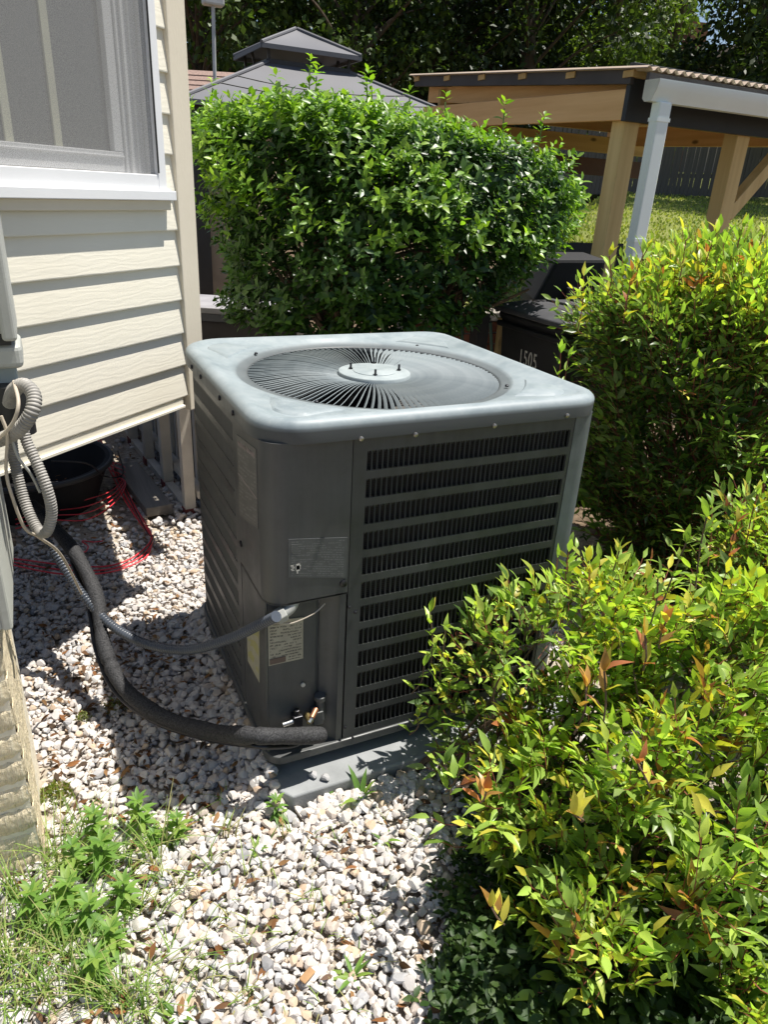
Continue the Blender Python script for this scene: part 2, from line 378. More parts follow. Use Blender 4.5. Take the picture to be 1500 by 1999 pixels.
def lawn_mat():
    t = NT('mown lawn'); co = t.coord('Object'); n = t.noise(co, 1.2, 5); n2 = t.noise(co, 60, 4)
    a = t.ramp(n, [(0.3, (0.22, 0.26, 0.06)), (0.7, (0.33, 0.33, 0.10))])
    t.col(t.mix(t.math('MULTIPLY', n2, 0.6), a, (0.06, 0.085, 0.02))).set(0.9, 0, 0.2); t.bump(n2, 0.9, 0.03); return t.m
M['lawn'] = lawn_mat()

# ------------------------------------------------------------------ foliage engine
def leaf_shape(kind):
    if kind == 'lance':                     # pointed leaflet with a folded midrib, unit length along y
        wd = 0.17
        v = [(0, 0, 0), (-wd * .8, .22, .045), (-wd, .45, .05), (-wd * .62, .72, .02), (0, 1, -.06), (wd * .62, .72, .02), (wd, .45, .05), (wd * .8, .22, .045), (0, .25, 0), (0, .5, .0), (0, .75, -.02)]
        f = [(0, 8, 1), (1, 8, 9, 2), (2, 9, 10, 3), (3, 10, 4), (0, 7, 8), (7, 6, 9, 8), (6, 5, 10, 9), (5, 4, 10)]
    elif kind == 'oval':
        wd = 0.21
        v = [(0, 0, 0), (-wd * .85, .3, .05), (-wd, .6, .05), (0, 1, -.08), (wd, .6, .05), (wd * .85, .3, .05), (0, .5, 0)]
        f = [(0, 6, 1), (1, 6, 2), (2, 6, 3), (0, 5, 6), (5, 4, 6), (4, 3, 6)]
    elif kind in ('broad', 'weed'):
        wd = 0.24 if kind == 'broad' else 0.165
        v = [(0, 0, 0), (-wd * .7, .22, .03), (-wd, .45, .04), (-wd * .6, .75, -.01), (0, 1, -.14), (wd * .6, .75, -.01), (wd, .45, .04), (wd * .7, .22, .03), (0, .25, 0), (0, .5, -.01), (0, .75, -.05)]
        f = [(0, 8, 1), (1, 8, 9, 2), (2, 9, 10, 3), (3, 10, 4), (0, 7, 8), (7, 6, 9, 8), (6, 5, 10, 9), (5, 4, 10)]
    else:                                   # 'quad': a far leaf
        v = [(0, 0, 0), (-.28, .5, .08), (0, 1, 0), (.28, .5, .08)]; f = [(0, 3, 2, 1)]
    return np.array(v, float), f
class Leaves:
    """collects leaf placements; builds one foliage mesh plus single leaf objects for the ones seen largest"""
    def __init__(s, kind, mat, tints, singles=0):
        s.v, s.f = leaf_shape(kind); s.mat = mat; s.tints = tints; s.T = []; s.c = []; s.singles = singles; s.var = {}; s.jit = 0.0 if kind == 'quad' else 0.016
    def add(s, p, d, n, size, tint):
        d = Vector(d).normalized(); n = Vector(n); x = d.cross(n)
        if x.length < 1e-4: x = d.cross(Vector((0.31, 0.7, 0.2)))
        x.normalize(); z = x.cross(d)
        s.T.append(((x.x * size, d.x * size, z.x * size, p[0]), (x.y * size, d.y * size, z.y * size, p[1]), (x.z * size, d.z * size, z.z * size, p[2]))); s.c.append(tint)
    def _mesh(s, name, T, c):
        n = len(T); nv = len(s.v)
        loc = s.v[None] + (RNG.normal(0, s.jit, (n, nv, 3)) if n > 1 else 0)
        if s.jit:                            # each leaf curls along its length by its own amount
            loc[:, :, 2] += RNG.normal(-.06, .13, (n, 1)) * s.v[None, :, 1] ** 2
        V = np.einsum('nij,nvj->nvi', T[:, :, :3], loc) + T[:, None, :, 3]
        fl = np.concatenate([np.array(f) for f in s.f]); sizes = np.array([len(f) for f in s.f])
        L = (fl[None, :] + (np.arange(n) * nv)[:, None]).ravel(); sz = np.tile(sizes, n)
        me = bpy.data.meshes.new(name); me.vertices.add(n * nv); me.vertices.foreach_set('co', V.ravel())
        me.loops.add(len(L)); me.loops.foreach_set('vertex_index', L.astype(np.int32))
        me.polygons.add(len(sz)); st = np.concatenate([[0], np.cumsum(sz)[:-1]]); me.polygons.foreach_set('loop_start', st.astype(np.int32)); me.polygons.foreach_set('loop_total', sz.astype(np.int32))
        me.update(calc_edges=True)
        at_ = me.color_attributes.new('tint', 'FLOAT_COLOR', 'POINT')
        cc = np.ones((n * nv, 4)); cc[:, :3] = np.repeat(np.array(s.tints)[c] * (RNG.lognormal(0, .2, (n, 1)) if n > 1 else 1), nv, axis=0); at_.data.foreach_set('color', cc.ravel())
        me.polygons.foreach_set('use_smooth', [True] * len(sz)); me.materials.append(s.mat); return me
    def build(s, parent, name='foliage', leafname='leaf', occluders=()):
        T = np.array(s.T); c = np.array(s.c); pick = np.zeros(len(T), bool)
        if s.singles:
            me = s._mesh('tmp', T, c); P = np.array([v.co for v in me.vertices]) if False else None
            V = np.empty(len(me.vertices) * 3); me.vertices.foreach_get('co', V); V = V.reshape(-1, 3)
            per = len(s.f); bvh = BVHTree.FromPolygons([tuple(x) for x in V.tolist()], [tuple(p.vertices) for p in me.polygons])
            nv = len(s.v); ctr = V.reshape(len(T), nv, 3).mean(1); sc = []
            for i in range(len(T)):
                x, y, z = project(ctr[i])
                if z < 0.1 or not (5 < x < 1495 and 5 < y < 1994): continue
                q = T[i][:, 1]; nrm = T[i][:, 2]; vd = Vector(ctr[i]) - CAM; dist = vd.length; vd.normalize()
                size = np.linalg.norm(q); face = abs(Vector(nrm).normalized().dot(vd)) + 0.15
                sc.append((size * size * face / dist ** 2, i))
            sc.sort(reverse=True); got = 0
            for a, i in sc:
                tgt = Vector(ctr[i]); d = tgt - CAM; L = d.length; d.normalize()
                hit = bvh.ray_cast(CAM, d, L + 0.01)
                if hit[2] is not None and hit[2] // per != i and hit[3] < L - 0.004: continue
                pick[i] = True; got += 1
                if got >= s.singles: break
            bpy.data.meshes.remove(me)
        PI = mat_of(parent).inverted()
        st = link(name, s._mesh(name, T[~pick], c[~pick]), None, parent, False, True); st['kind'] = 'stuff'
        for i in np.nonzero(pick)[0]:
            k = int(c[i])
            k = (k, int(i) % 5)
            if k not in s.var:
                one = np.zeros((1, 3, 4)); one[0, :, :3] = np.eye(3)
                keep = s.v, s.tints; s.v = s.v.copy(); s.v[:, 2] += RNG.normal(-.06, .14) * s.v[:, 1] ** 2; s.v += RNG.normal(0, .014, s.v.shape); s.tints = [tuple(x * f for x in q) for q, f in zip(s.tints, [RNG.lognormal(0, .18)] * 99)]; s.var[k] = s._mesh(leafname, one, np.array([k[0]])); s.v, s.tints = keep
            o = bpy.data.objects.new(leafname, s.var[k]); COL.objects.link(o); o.parent = parent
            m = Matrix([list(r) for r in T[i]] + [[0, 0, 0, 1]]); o.matrix_local = PI @ m
        return st
class Mound:
    """a shrub that slopes down towards the path: rows of (pixel y, left, right, distance) measured along its outer surface"""
    def __init__(s, rows, bulge=.12, thick=.24):
        s.rows = rows; s.b = bulge; s.th = thick; s.ax = Vector((CR.x, CR.y, 0)).normalized(); s.ay = HF.copy()
        z = [at((r[1] + r[2]) / 2, r[0], r[3]).z for r in rows]; s.z0 = min(z); s.z1 = max(z)
    def sample(s, shell=0, inner=0, topbias=0):
        R = s.rows; py = random.uniform(R[0][0], R[-1][0])
        for a, b in zip(R[:-1], R[1:]):
            if a[0] <= py <= b[0]:
                t = (py - a[0]) / (b[0] - a[0]); xl, xr, d = (a[i] + (b[i] - a[i]) * t for i in (1, 2, 3)); break
        u = random.uniform(-1, 1); lump = .055 * math.sin(u * 9 + py * .013) + .05 * math.sin(py * .021 + u * 4)
        P = at(xl + (xr - xl) * (u + 1) / 2, py, d + s.b * abs(u) ** 3 + lump)
        off = s.th * random.random() ** 1.7
        P = P + (s.ay * .5 + Vector((0, 0, -.85))) * off
        out = (s.ax * (u * .55) - s.ay * .45 + Vector((0, 0, .8))).normalized()
        return P, out, 1 - .55 * off / s.th
def rv(s=1.0): return Vector((random.gauss(0, s), random.gauss(0, s), random.gauss(0, s)))

class Profile:
    """a shrub's volume: rows of (pixel y, left pixel, right pixel) measured at its distance d, given real depth"""
    def __init__(s, d, rows, depth, push=0.0, power=2.5):
        s.rows = []
        for py, xl, xr in rows:
            a = at(xl, py, d); b = at(xr, py, d); s.rows.append((a.z * .5 + b.z * .5, a, b))
        s.rows.sort(key=lambda r: r[0]); s.z0 = s.rows[0][0]; s.z1 = s.rows[-1][0]; s.depth = depth; s.p = power; s.d = d
        s.ax = Vector((CR.x, CR.y, 0)).normalized(); s.ay = HF.copy(); s.push = push; s.lump = .16
    def row(s, z):
        R = s.rows
        for i in range(len(R) - 1):
            if R[i][0] <= z <= R[i + 1][0]:
                t = (z - R[i][0]) / max(R[i + 1][0] - R[i][0], 1e-6); return R[i][1].lerp(R[i + 1][1], t), R[i][2].lerp(R[i + 1][2], t)
        return (R[0][1], R[0][2]) if z < s.z0 else (R[-1][1], R[-1][2])
    def sample(s, shell=0.72, inner=0.25, topbias=0.0):
        for _ in range(1000):
            z = s.z0 + (s.z1 - s.z0) * (random.random() ** (1 - topbias)); a, b = s.row(z); c = (a + b) / 2; hw = max((b - a).length / 2, 0.02)
            u = random.uniform(-1, 1); v = random.uniform(-1, 1)
            t = (z - s.z0) / (s.z1 - s.z0); dd = s.depth(t) if callable(s.depth) else s.depth
            f = (abs(u) ** s.p + abs(v) ** s.p) ** (1 / s.p)
            # the cap near the top counts as shell too
            up = max(0.0, (t - 0.8) / 0.2); g = max(f, 0.72 + 0.28 * up if up > 0 else 0)
            if f > 1 - s.lump * (.5 + .5 * math.sin(u * 7.3 + z * 5.1) * math.sin(z * 8.7 - v * 4 + 1.3)): continue
            if g < shell and random.random() > inner: continue
            P = Vector((c.x, c.y, z)) + s.ax * (u * hw) + s.ay * (v * dd + s.push)
            out = s.ax * (u * 0.9) + s.ay * (v * 0.9) + Vector((0, 0, 0.35 + 1.1 * up + 0.15 * t))
            return P, out.normalized(), g
        return P, out.normalized(), g

# ================================================================== THE GROUND
def ground_mesh():
    mb = MB(); mb.add([(-120, -120, -0.012), (160, -120, -0.012), (160, 200, -0.012), (-120, 200, -0.012)], [(0, 1, 2, 3)])
    return mb
g = ground_mesh().build('soil_ground', M['soil']); tag(g, 'brown bare soil ground below the gravel and shrubs', 'ground', kind='structure')
def lawn_z(x, y):
    dep = (x - CAM.x) * HF.x + (y - CAM.y) * HF.y
    t = min(max((x - y + 2.0) / 1.2, 0), 1); t = t * t * (3 - 2 * t)
    return -0.1 + t * (0.86 + 0.065 * max(min(dep, 40) - 5, 0))
def lawn():
    xs = list(np.linspace(0.6, 4, 14)) + list(np.linspace(5, 40, 36)); ys = list(np.linspace(2.08, 6, 14)) + list(np.linspace(7, 50, 44))
    vs = [(x, y, lawn_z(x, y)) for y in ys for x in xs]; nx = len(xs)
    fs = [(j * nx + i, j * nx + i + 1, (j + 1) * nx + i + 1, (j + 1) * nx + i) for j in range(len(ys) - 1) for i in range(nx - 1)]
    n0 = len(vs); vs += [(x, ys[0], -0.2) for x in xs]; fs += [(i + 1, i, n0 + i, n0 + i + 1) for i in range(nx - 1)]
    n1 = len(vs); vs += [(xs[-1], y, -0.2) for y in ys]
    m = MB().add(vs, fs); return m
lw = lawn().build('lawn', M['lawn'], smooth=True); tag(lw, 'sloping green lawn rising to the back fence', 'lawn', kind='structure')
def lawn_blades():
    L = Leaves('quad', M['grass'], [(0.32, 0.37, 0.08), (0.42, 0.43, 0.11), (0.24, 0.30, 0.07)])
    for _ in range(16000):
        d = 4.6 + 14 * random.random() ** 1.8; px = random.uniform(1020, 1520)
        P = at(px, 450, d); z = lawn_z(P.x, P.y)
        if P.y < 2.15 or z < 0.3: continue
        L.add((P.x, P.y, z - 0.01), (random.gauss(0, .4), random.gauss(0, .4), 1), rv(), random.uniform(0.02, 0.04) * (1 + d * 0.05), random.randrange(3))
    o = L.build(lw, 'grass')
lawn_blades()

# gravel bed
def stone_proto(seed):
    r = np.random.default_rng(seed); bm = bmesh.new(); bmesh.ops.create_icosphere(bm, subdivisions=2, radius=1.0)
    v = np.array([q.co for q in bm.verts]); f = [[q.index for q in p.verts] for p in bm.faces]; bm.free()
    for _ in range(12):
        n = r.normal(size=3); n /= np.linalg.norm(n); h = r.uniform(0.48, 0.8); d = v @ n; m = d > h
        v[m] -= np.outer(d[m] - h, n) * 0.93
    v *= np.array([r.uniform(.85, 1.25), r.uniform(.65, .95), r.uniform(.5, .75)]); return v, f
PROT = [stone_proto(100 + i) for i in range(14)]
TINT = [(0.57, 0.525, 0.485), (0.60, 0.56, 0.525), (0.53, 0.50, 0.475), (0.51, 0.44, 0.38), (0.50, 0.39, 0.28), (0.38, 0.38, 0.39), (0.46, 0.45, 0.45), (0.44, 0.33, 0.24), (0.58, 0.56, 0.53), (0.27, 0.27, 0.28)]
TW = np.array([5.5, 5.5, 4, 3, 1.1, 0.9, 2, 0.45, 4, 0.3]); TW = TW / TW.sum()
EDGE = [(0.60, -0.20), (0.16, -0.50), (0.04, -0.64), (-0.05, -0.80), (-0.17, -0.95), (-0.30, -1.06), (-0.42, -1.20), (-0.5, -1.5)]
def off_bed(x, y):
    for (x0, y0), (x1, y1) in zip(EDGE[:-1], EDGE[1:]):
        if y1 <= y <= y0:
            return x > x0 + (x1 - x0) * (y0 - y) / (y0 - y1) + random.gauss(0.02, .04)
    return False
def on_pad(x, y): return -0.415 < x < 0.50 and -0.505 < y < 0.48
gravel = bpy.data.objects.new('gravel_bed', None)
def gravel_build():
    mb = MB(); xs = np.linspace(-3.0, 1.4, 56); ys = np.linspace(-2.2, 3.2, 68)
    vs = [(x, y, -0.004 + 0.006 * math.sin(x * 7 + y * 3) * math.sin(y * 9)) for y in ys for x in xs]; nx = len(xs)
    mb.add(vs, [(j * nx + i, j * nx + i + 1, (j + 1) * nx + i + 1, (j + 1) * nx + i) for j in range(len(ys) - 1) for i in range(nx - 1)])
    go = mb.build('gravel_bed', simple('stone grit', (0.38, 0.33, 0.265), 0.95, 0, 0.35, 60, 0.8, 220, 0.1)); tag(go, 'bed of white and tan marble chips around the condenser', 'gravel', kind='structure')
    items = []
    sp = 0.0190
    for layer, zz in ((0, 0.0), (1, 0.011)):
        y = -1.35
        while y < 2.5:
            x = -1.75 + random.random() * sp
            step = sp * (1.0 if y < 1.2 else 1.5)
            while x < 0.75:
                X = x + random.gauss(0, .005); Y = y + random.gauss(0, .005); x += step
                if on_pad(X, Y) or (-1.5 < X < -0.945 and -0.43 < Y < -0.1): continue
                px, py, z = project((X, Y, 0))
                if z < 0.1 or px < -60 or px > 1560 or py > 2080: continue
                if off_bed(X, Y): continue
                big = 0.0108 if random.random() < 0.75 else 0.0150
                if layer and random.random() < 0.35: continue
                if X < -0.36 and Y > 0.95 and random.random() < min(.9, (Y - .8) * 1.3): continue
                if Y > 1.2: big *= 1.35
                s = big * random.uniform(.75, 1.35) * (1.12 if layer else 1)
                items.append((X, Y, zz * .9 + random.uniform(0, .005) + s * 0.15, s, random.random() * 6.28, random.gauss(0, .35), random.gauss(0, .35), random.randrange(14), int(RNG.choice(10, p=TW))))
            y += step * 0.92
    for _ in range(5200):                    # broken chips and grit between the stones
        X = random.uniform(-1.3, .35); Y = random.uniform(-1.25, .9)
        if on_pad(X, Y) or off_bed(X, Y) or (-1.5 < X < -.945 and Y > -.43): continue
        items.append((X, Y, random.uniform(.006, .020), random.uniform(.0035, .0075), random.random() * 6.28, random.gauss(0, .6), random.gauss(0, .6), random.randrange(14), int(RNG.choice(10, p=TW))))
    # larger stones scattered on top, and heaped against the pad
    for _ in range(420):
        X = random.uniform(-1.1, 0.3); Y = random.uniform(-1.2, 0.2)
        if on_pad(X, Y) or off_bed(X, Y) or (X < -0.94 and Y > -0.44): continue
        items.append((X, Y, 0.022, random.uniform(.0135, .021), random.random() * 6.28, random.gauss(0, .3), random.gauss(0, .3), random.randrange(14), int(RNG.choice(10, p=TW))))
    for k in range(900):
        if k % 2 == 0: X = random.uniform(-0.36, 0.45); Y = -0.510 - abs(random.gauss(0, .03)); hh = (0.032 + .02 * min(1, max(0, X + .36))) * max(0.15, 1 - abs(Y + .510) / .10)
        else: X = -0.425 - abs(random.gauss(0, .035)); Y = random.uniform(-0.5, 0.4); hh = 0.075 * max(0.2, 1 - abs(X + .425) / .09)
        items.append((X, Y, random.uniform(0.008, max(0.012, hh)), random.uniform(.014, .022), random.random() * 6.28, random.gauss(0, .4), random.gauss(0, .4), random.randrange(14), int(RNG.choice(10, p=TW))))
    for (X, Y) in ((-0.33, -0.455), (-0.305, -0.475)):
        items.append((X, Y, 0.062, .016, 1.0 + X * 9, 0, 0, 5, 5))
    def score(it):
        px, py, z = project(it[:3])
        if not (40 < px < 930 and 1150 < py < 1985): return -1
        if it[0] > 0.0 and it[1] < -0.6: return -1
        return it[3] / z + it[2] * 0.35
    order = sorted(range(len(items)), key=lambda i: -score(items[i])); single = set(order[:300])
    Vs = []; Fs = []; Cs = []; off = 0; var = {}
    for i, (X, Y, Z, s, a, b, c, p, t) in enumerate(items):
        R = Matrix.Rotation(a, 4, 'Z') @ Matrix.Rotation(b, 4, 'X') @ Matrix.Rotation(c, 4, 'Y')
        if i in single:
            if (p, t) not in var:
                me = bpy.data.meshes.new('stone'); me.from_pydata([tuple(q) for q in PROT[p][0]], [], PROT[p][1]); me.update()
                ca = me.color_attributes.new('tint', 'FLOAT_COLOR', 'POINT'); ca.data.foreach_set('color', np.tile((*TINT[t], 1), len(PROT[p][0])).astype(float)); me.materials.append(M['stone']); fix_normals(me, 17); var[(p, t)] = me
            o = bpy.data.objects.new('stone', var[(p, t)]); COL.objects.link(o); o.parent = go
            o.matrix_local = Matrix.Translation((X, Y, Z)) @ R @ Matrix.Scale(s, 4); continue
        v = PROT[p][0] @ (np.array(R.to_3x3()).T) * s + np.array((X, Y, Z)); Vs.append(v); Fs.append(np.array(PROT[p][1]) + off); off += len(v); Cs.append(np.tile((*TINT[t], 1), (len(v), 1)))
    V = np.concatenate(Vs); F = np.concatenate(Fs); Cc = np.concatenate(Cs).astype(float)
    me = bpy.data.meshes.new('loose_stones'); me.vertices.add(len(V)); me.vertices.foreach_set('co', V.ravel()); me.loops.add(F.size); me.loops.foreach_set('vertex_index', F.ravel().astype(np.int32))
    me.polygons.add(len(F)); me.polygons.foreach_set('loop_start', (np.arange(len(F)) * 3).astype(np.int32)); me.polygons.foreach_set('loop_total', np.full(len(F), 3, np.int32)); me.update(calc_edges=True)
    ca = me.color_attributes.new('tint', 'FLOAT_COLOR', 'POINT'); ca.data.foreach_set('color', Cc.ravel()); me.materials.append(M['stone']); fix_normals(me, 17)
    o = link('loose_stones', me, None, go); o['kind'] = 'stuff'
    # dry leaf litter between the stones
    L = Leaves('lance', M['litter'], [(0.20, 0.085, 0.035), (0.13, 0.065, 0.035), (0.26, 0.14, 0.065), (0.09, 0.055, 0.04)])
    for _ in range(1700):
        X = random.gauss(-0.75, .3); Y = random.gauss(0.15, .35)
        if random.random() < .3: X = random.uniform(-1.2, -.35); Y = random.uniform(.8, 2.2)
        if random.random() < .35: X = random.uniform(-1.1, .2); Y = random.uniform(-1.2, .3)
        if on_pad(X, Y) or (X < -0.95 and Y > -0.45): continue
        L.add((X, Y, random.uniform(.014, .03)), (random.gauss(0, 1), random.gauss(0, 1), random.gauss(0, .25)), (random.gauss(0, .5), random.gauss(0, .5), 1), random.uniform(.012, .040), random.randrange(4))
    o = L.build(go, 'leaf_litter')
gravel_build()

# ================================================================== THE CONDENSER
def build_ac():
    root = empty('air_conditioner', (0, 0, 0), 0, 'large square grey outdoor air conditioner with round fan grille on top and louvred sides', 'air conditioner')
    HX, HY = 0.430, 0.4195; ZB, ZT = 0.100, 0.938; ZL = 0.990
    def rrect(hx, hy, r, n=10):              # counter-clockwise outline, r per corner (front-left, front-right, back-right, back-left)
        out = []
        for (sx, sy, a0, rr) in ((-1, -1, 180, r[0]), (1, -1, 270, r[1]), (1, 1, 0, r[2]), (-1, 1, 90, r[3])):
            for k in range(n + 1):
                a = math.radians(a0 + 90 * k / n); out.append((sx * (hx - rr) + rr * math.cos(a), sy * (hy - rr) + rr * math.sin(a)))
        return out
    # --- lid
    LX, LY = 0.445, 0.4325; rad = (0.105, 0.09, 0.09, 0.13)
    def ring_pts(hx, hy, r, N=160):
        o = rrect(hx, hy, r, 16); seg = [(Vector(o[i]), Vector(o[(i + 1) % len(o)])) for i in range(len(o))]
        res = []
        for k in range(N):
            a = 2 * math.pi * k / N; d = Vector((math.cos(a), math.sin(a))); best = None
            for p, q in seg:
                e = q - p; den = d.x * e.y - d.y * e.x
                if abs(den) < 1e-12: continue
                t = (p.x * e.y - p.y * e.x) / den; s = (p.x * d.y - p.y * d.x) / den
                if t > 0 and -1e-6 <= s <= 1 + 1e-6: best = t if best is None else min(best, t)
            res.append(d * best)
        return res
    N = 160
    circ = lambda r: [Vector((r * math.cos(2 * math.pi * k / N), r * math.sin(2 * math.pi * k / N))) for k in range(N)]
    def sub(r, ins): return ring_pts(LX - ins, LY - ins, [max(x - ins, .02) for x in r])
    rings = [(circ(.338), ZL - .052), (circ(.338), ZL - .032), (circ(.341), ZL - .0285), (circ(.346), ZL - .0275), (circ(.366), ZL - .0262), (circ(.372), ZL - .0215), (circ(.376), ZL - .0205),
             (sub(rad, .050), ZL - .012), (sub(rad, .040), ZL - .0085), (sub(rad, .030), ZL - .0050), (sub(rad, .019), ZL - .0042), (sub(rad, .011), ZL - .0070), (sub(rad, .005), ZL - .0115), (sub(rad, .0015), ZL - .0170), (sub(rad, 0.0), ZL - .0230), (sub(rad, .0005), ZL - .054), (sub(rad, .006), ZL - .055)]
    vs = []; fs = []
    for r, z in rings: vs += [(p.x, p.y, z) for p in r]
    for j in range(len(rings) - 1):
        for k in range(N): fs.append((j * N + k, j * N + (k + 1) % N, (j + 1) * N + (k + 1) % N, (j + 1) * N + k))
    fs = [tuple(reversed(f)) for f in fs]
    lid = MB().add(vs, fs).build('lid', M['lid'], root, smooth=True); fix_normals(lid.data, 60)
    # embossed corner panels
    for sx, sy in ((-1, -1), (1, -1), (1, 1), (-1, 1)):
        def pan(k, grow):
            hx = LX - .062 - grow; hy = LY - .062 - grow; rr = 0.06; pts = []
            for q in range(9):
                a = math.radians(90 * q / 8); pts.append((hx - rr + rr * math.cos(a), hy - rr + rr * math.sin(a)))
            R2 = 0.402 + grow
            a0 = math.asin(min(.999, (hy) / R2)) if hy < R2 else math.pi / 2
            a1 = math.acos(min(.999, (hx) / R2)) if hx < R2 else 0
            aa0, aa1 = a0 - 0.16, a1 + 0.16
            for q in range(9):
                a = aa0 + (aa1 - aa0) * q / 8; pts.append((R2 * math.cos(a), R2 * math.sin(a)))
            return [(x * sx, y * sy) for x, y in pts]
        A = pan(0, 0); B = pan(0, .006)
        zz = lambda p: ZL - .0205 + (.0085) * min(1, max(0, (math.hypot(*p) - .376) / .1)) + .0005
        n = len(A); vs = [(x, y, zz((x, y)) - .003) for x, y in A] + [(x, y, zz((x, y)) + .0030) for x, y in B]
        f = [(i, (i + 1) % n, n + (i + 1) % n, n + i) for i in range(n)] + [tuple(range(n, 2 * n))]
        if sx * sy < 0: f = [tuple(reversed(q)) for q in f]
        MB().add(vs, f).build('embossed_panel', M['lid'], lid, smooth=True)
    # top screws near the grille and along the flange
    def screw(x, y, z, nx=0, ny=0, r=.0055, mat='bolt', parent=root):
        q = Vector((nx, ny, 0 if (nx or ny) else 1)); p = Vector((x, y, z))
        MB().tube([p, p + q * .004, p + q * .0055], lambda t: r if t < .8 else r * .6, 8).build('screw', M[mat], parent, smooth=True)
    for px, py in ((500, 690), (815, 675), (990, 753), (618, 784)):
        P = at_z(px, py, ZL - .02); screw(P.x, P.y, ZL - .0225, r=.005, parent=lid)
    for px, py in ((705, 856), (811, 848), (965, 831), (1107, 811)):
        P = at_y(px, py, -LY); screw(P.x, -LY, P.z, 0, -1, .0055, 'screw', lid)
    for px, py in ((375, 714), (393, 748), (430, 792), (456, 815)):
        P = at_x(px, py, -LX); y = min(P.y, .36); screw(-LX + .0005, y, ZL - .040, -1, 0, .006, 'bolt', lid)
    # --- fan grille
    gz = ZL - .030; gr = empty('fan_grille', (0, 0, gz)); gr.parent = root
    NF = 118
    fin = MB(); steps = 9; prof = []
    for i in range(steps):
        t = i / (steps - 1); r = .095 + (.3385 - .095) * t; tw = .0020 + .0036 * t
        swirl = 0.016 * math.sin(math.pi * t); tilt = math.radians(53)
        cx, cy = r, swirl * r; dz = .010 * math.sin(math.pi * min(1, t * 1.05)) - .004
        prof.append([(cx, cy - tw * math.cos(tilt) - .0, dz - tw * math.sin(tilt)), (cx, cy + tw * math.cos(tilt), dz + tw * math.sin(tilt)), (cx, cy + tw * math.cos(tilt) + .0008, dz + tw * math.sin(tilt) - .0010), (cx, cy - tw * math.cos(tilt) + .0008, dz - tw * math.sin(tilt) - .0010)])
    vs = [q for row in prof for q in row]; fs = [(i * 4 + k, i * 4 + (k + 1) % 4, (i + 1) * 4 + (k + 1) % 4, (i + 1) * 4 + k) for i in range(steps - 1) for k in range(4)]
    fme = MB().add(vs, fs).mesh('grille_fin'); fme.materials.append(M['fin'])
    for k in range(NF):
        o = bpy.data.objects.new('grille_fin', fme); COL.objects.link(o); o.parent = gr
        o.rotation_euler = (random.gauss(0, .012), 0, 2 * math.pi * (k + random.gauss(0, .09)) / NF)
    hubm = MB().tube([(0, 0, -.012), (0, 0, .004), (0, 0, .0065), (0, 0, .0075)], lambda t: .099 if t < .4 else (.097 if t < .7 else .091), 48)
    hub = hubm.build('hub', M['hubtop'], gr, smooth=True)
    MB().tube([(0, 0, .006), (0, 0, .0088), (0, 0, .0098)], lambda t: .058 if t < .6 else .054, 40).build('hub_boss', M['hubtop'], hub, smooth=True)
    for px, py in ((685, 716), (730, 705), (779, 719), (733, 729)):
        P = at_z(px, py + 4, gz + .008)
        b = MB().tube([(P.x, P.y, .005), (P.x, P.y, .011)], .0062, 6); b.tube([(P.x, P.y, .011), (P.x, P.y, .024)], .0032, 8)
        b.build('bolt', M['bolt'], hub)
    # shroud, fan and motor seen through the grille
    sh = MB(); sh.add([(x * .35, y * .35, z) for z in (ZL - .036, .84) for x, y in [(math.cos(2 * math.pi * k / 48), math.sin(2 * math.pi * k / 48)) for k in range(48)]], [(k, (k + 1) % 48, 48 + (k + 1) % 48, 48 + k) for k in range(48)])
    sh.build('fan_shroud', M['dark'], root, smooth=True)
    fan = MB()
    for q in range(4):
        a0 = math.radians(200 + 90 * q)
        rows = []
        for i in range(5):
            r = .07 + .25 * i / 4; wdt = .5 - .1 * i / 4
            for s_ in (-1, 0, 1):
                a = a0 + s_ * wdt / 1.6; rows.append((r * math.cos(a), r * math.sin(a), .895 + s_ * .026 + .006 * i / 4))
        fan.add(rows, [(i * 3 + j, i * 3 + j + 1, (i + 1) * 3 + j + 1, (i + 1) * 3 + j) for i in range(4) for j in range(2)])
    fan.build('fan', simple('fan blade aluminium', (0.30, 0.29, 0.27), 0.45, 0.5), root, smooth=True)
    MB().cyl((0, 0, .74), .075, .215, 24).build('fan_motor', M['bolt'], root, smooth=True)
    MB().prism(rrect(HX - .05, HY - .05, (.06,) * 4, 6), .112, .118).build('inner_floor', M['dark'], root)
    # --- base pan
    bp = MB(); o1 = rrect(HX + .006, HY + .006, (.045, .045, .06, .12)); bp.prism(o1, ZB - .008, ZB + .016)
    bp.build('base_pan', M['case'], root, bevel=.003)
    for fx, fy in ((-.33, -.33), (.33, -.33), (-.33, .33), (.33, .33)): MB().cyl((fx, fy, .053), .04, .039, 16).build('foot', M['gasket'], root, smooth=True)
    # --- louvred walls on a plan path
    def path_fn(pts):
        P = [Vector(p) for p in pts]; cum = [0]
        for a, b in zip(P[:-1], P[1:]): cum.append(cum[-1] + (b - a).length)
        def f(s):
            s = min(max(s, 0), cum[-1])
            for i in range(len(P) - 1):
                if s <= cum[i + 1] + 1e-9:
                    e = (P[i + 1] - P[i]); t = (s - cum[i]) / max(e.length, 1e-9); return P[i] + e * t, e.normalized()
            return P[-1], (P[-1] - P[-2]).normalized()
        return f, cum[-1]
    zrow0 = .1392; pitch = .0652; rows = 12; hh = .0470
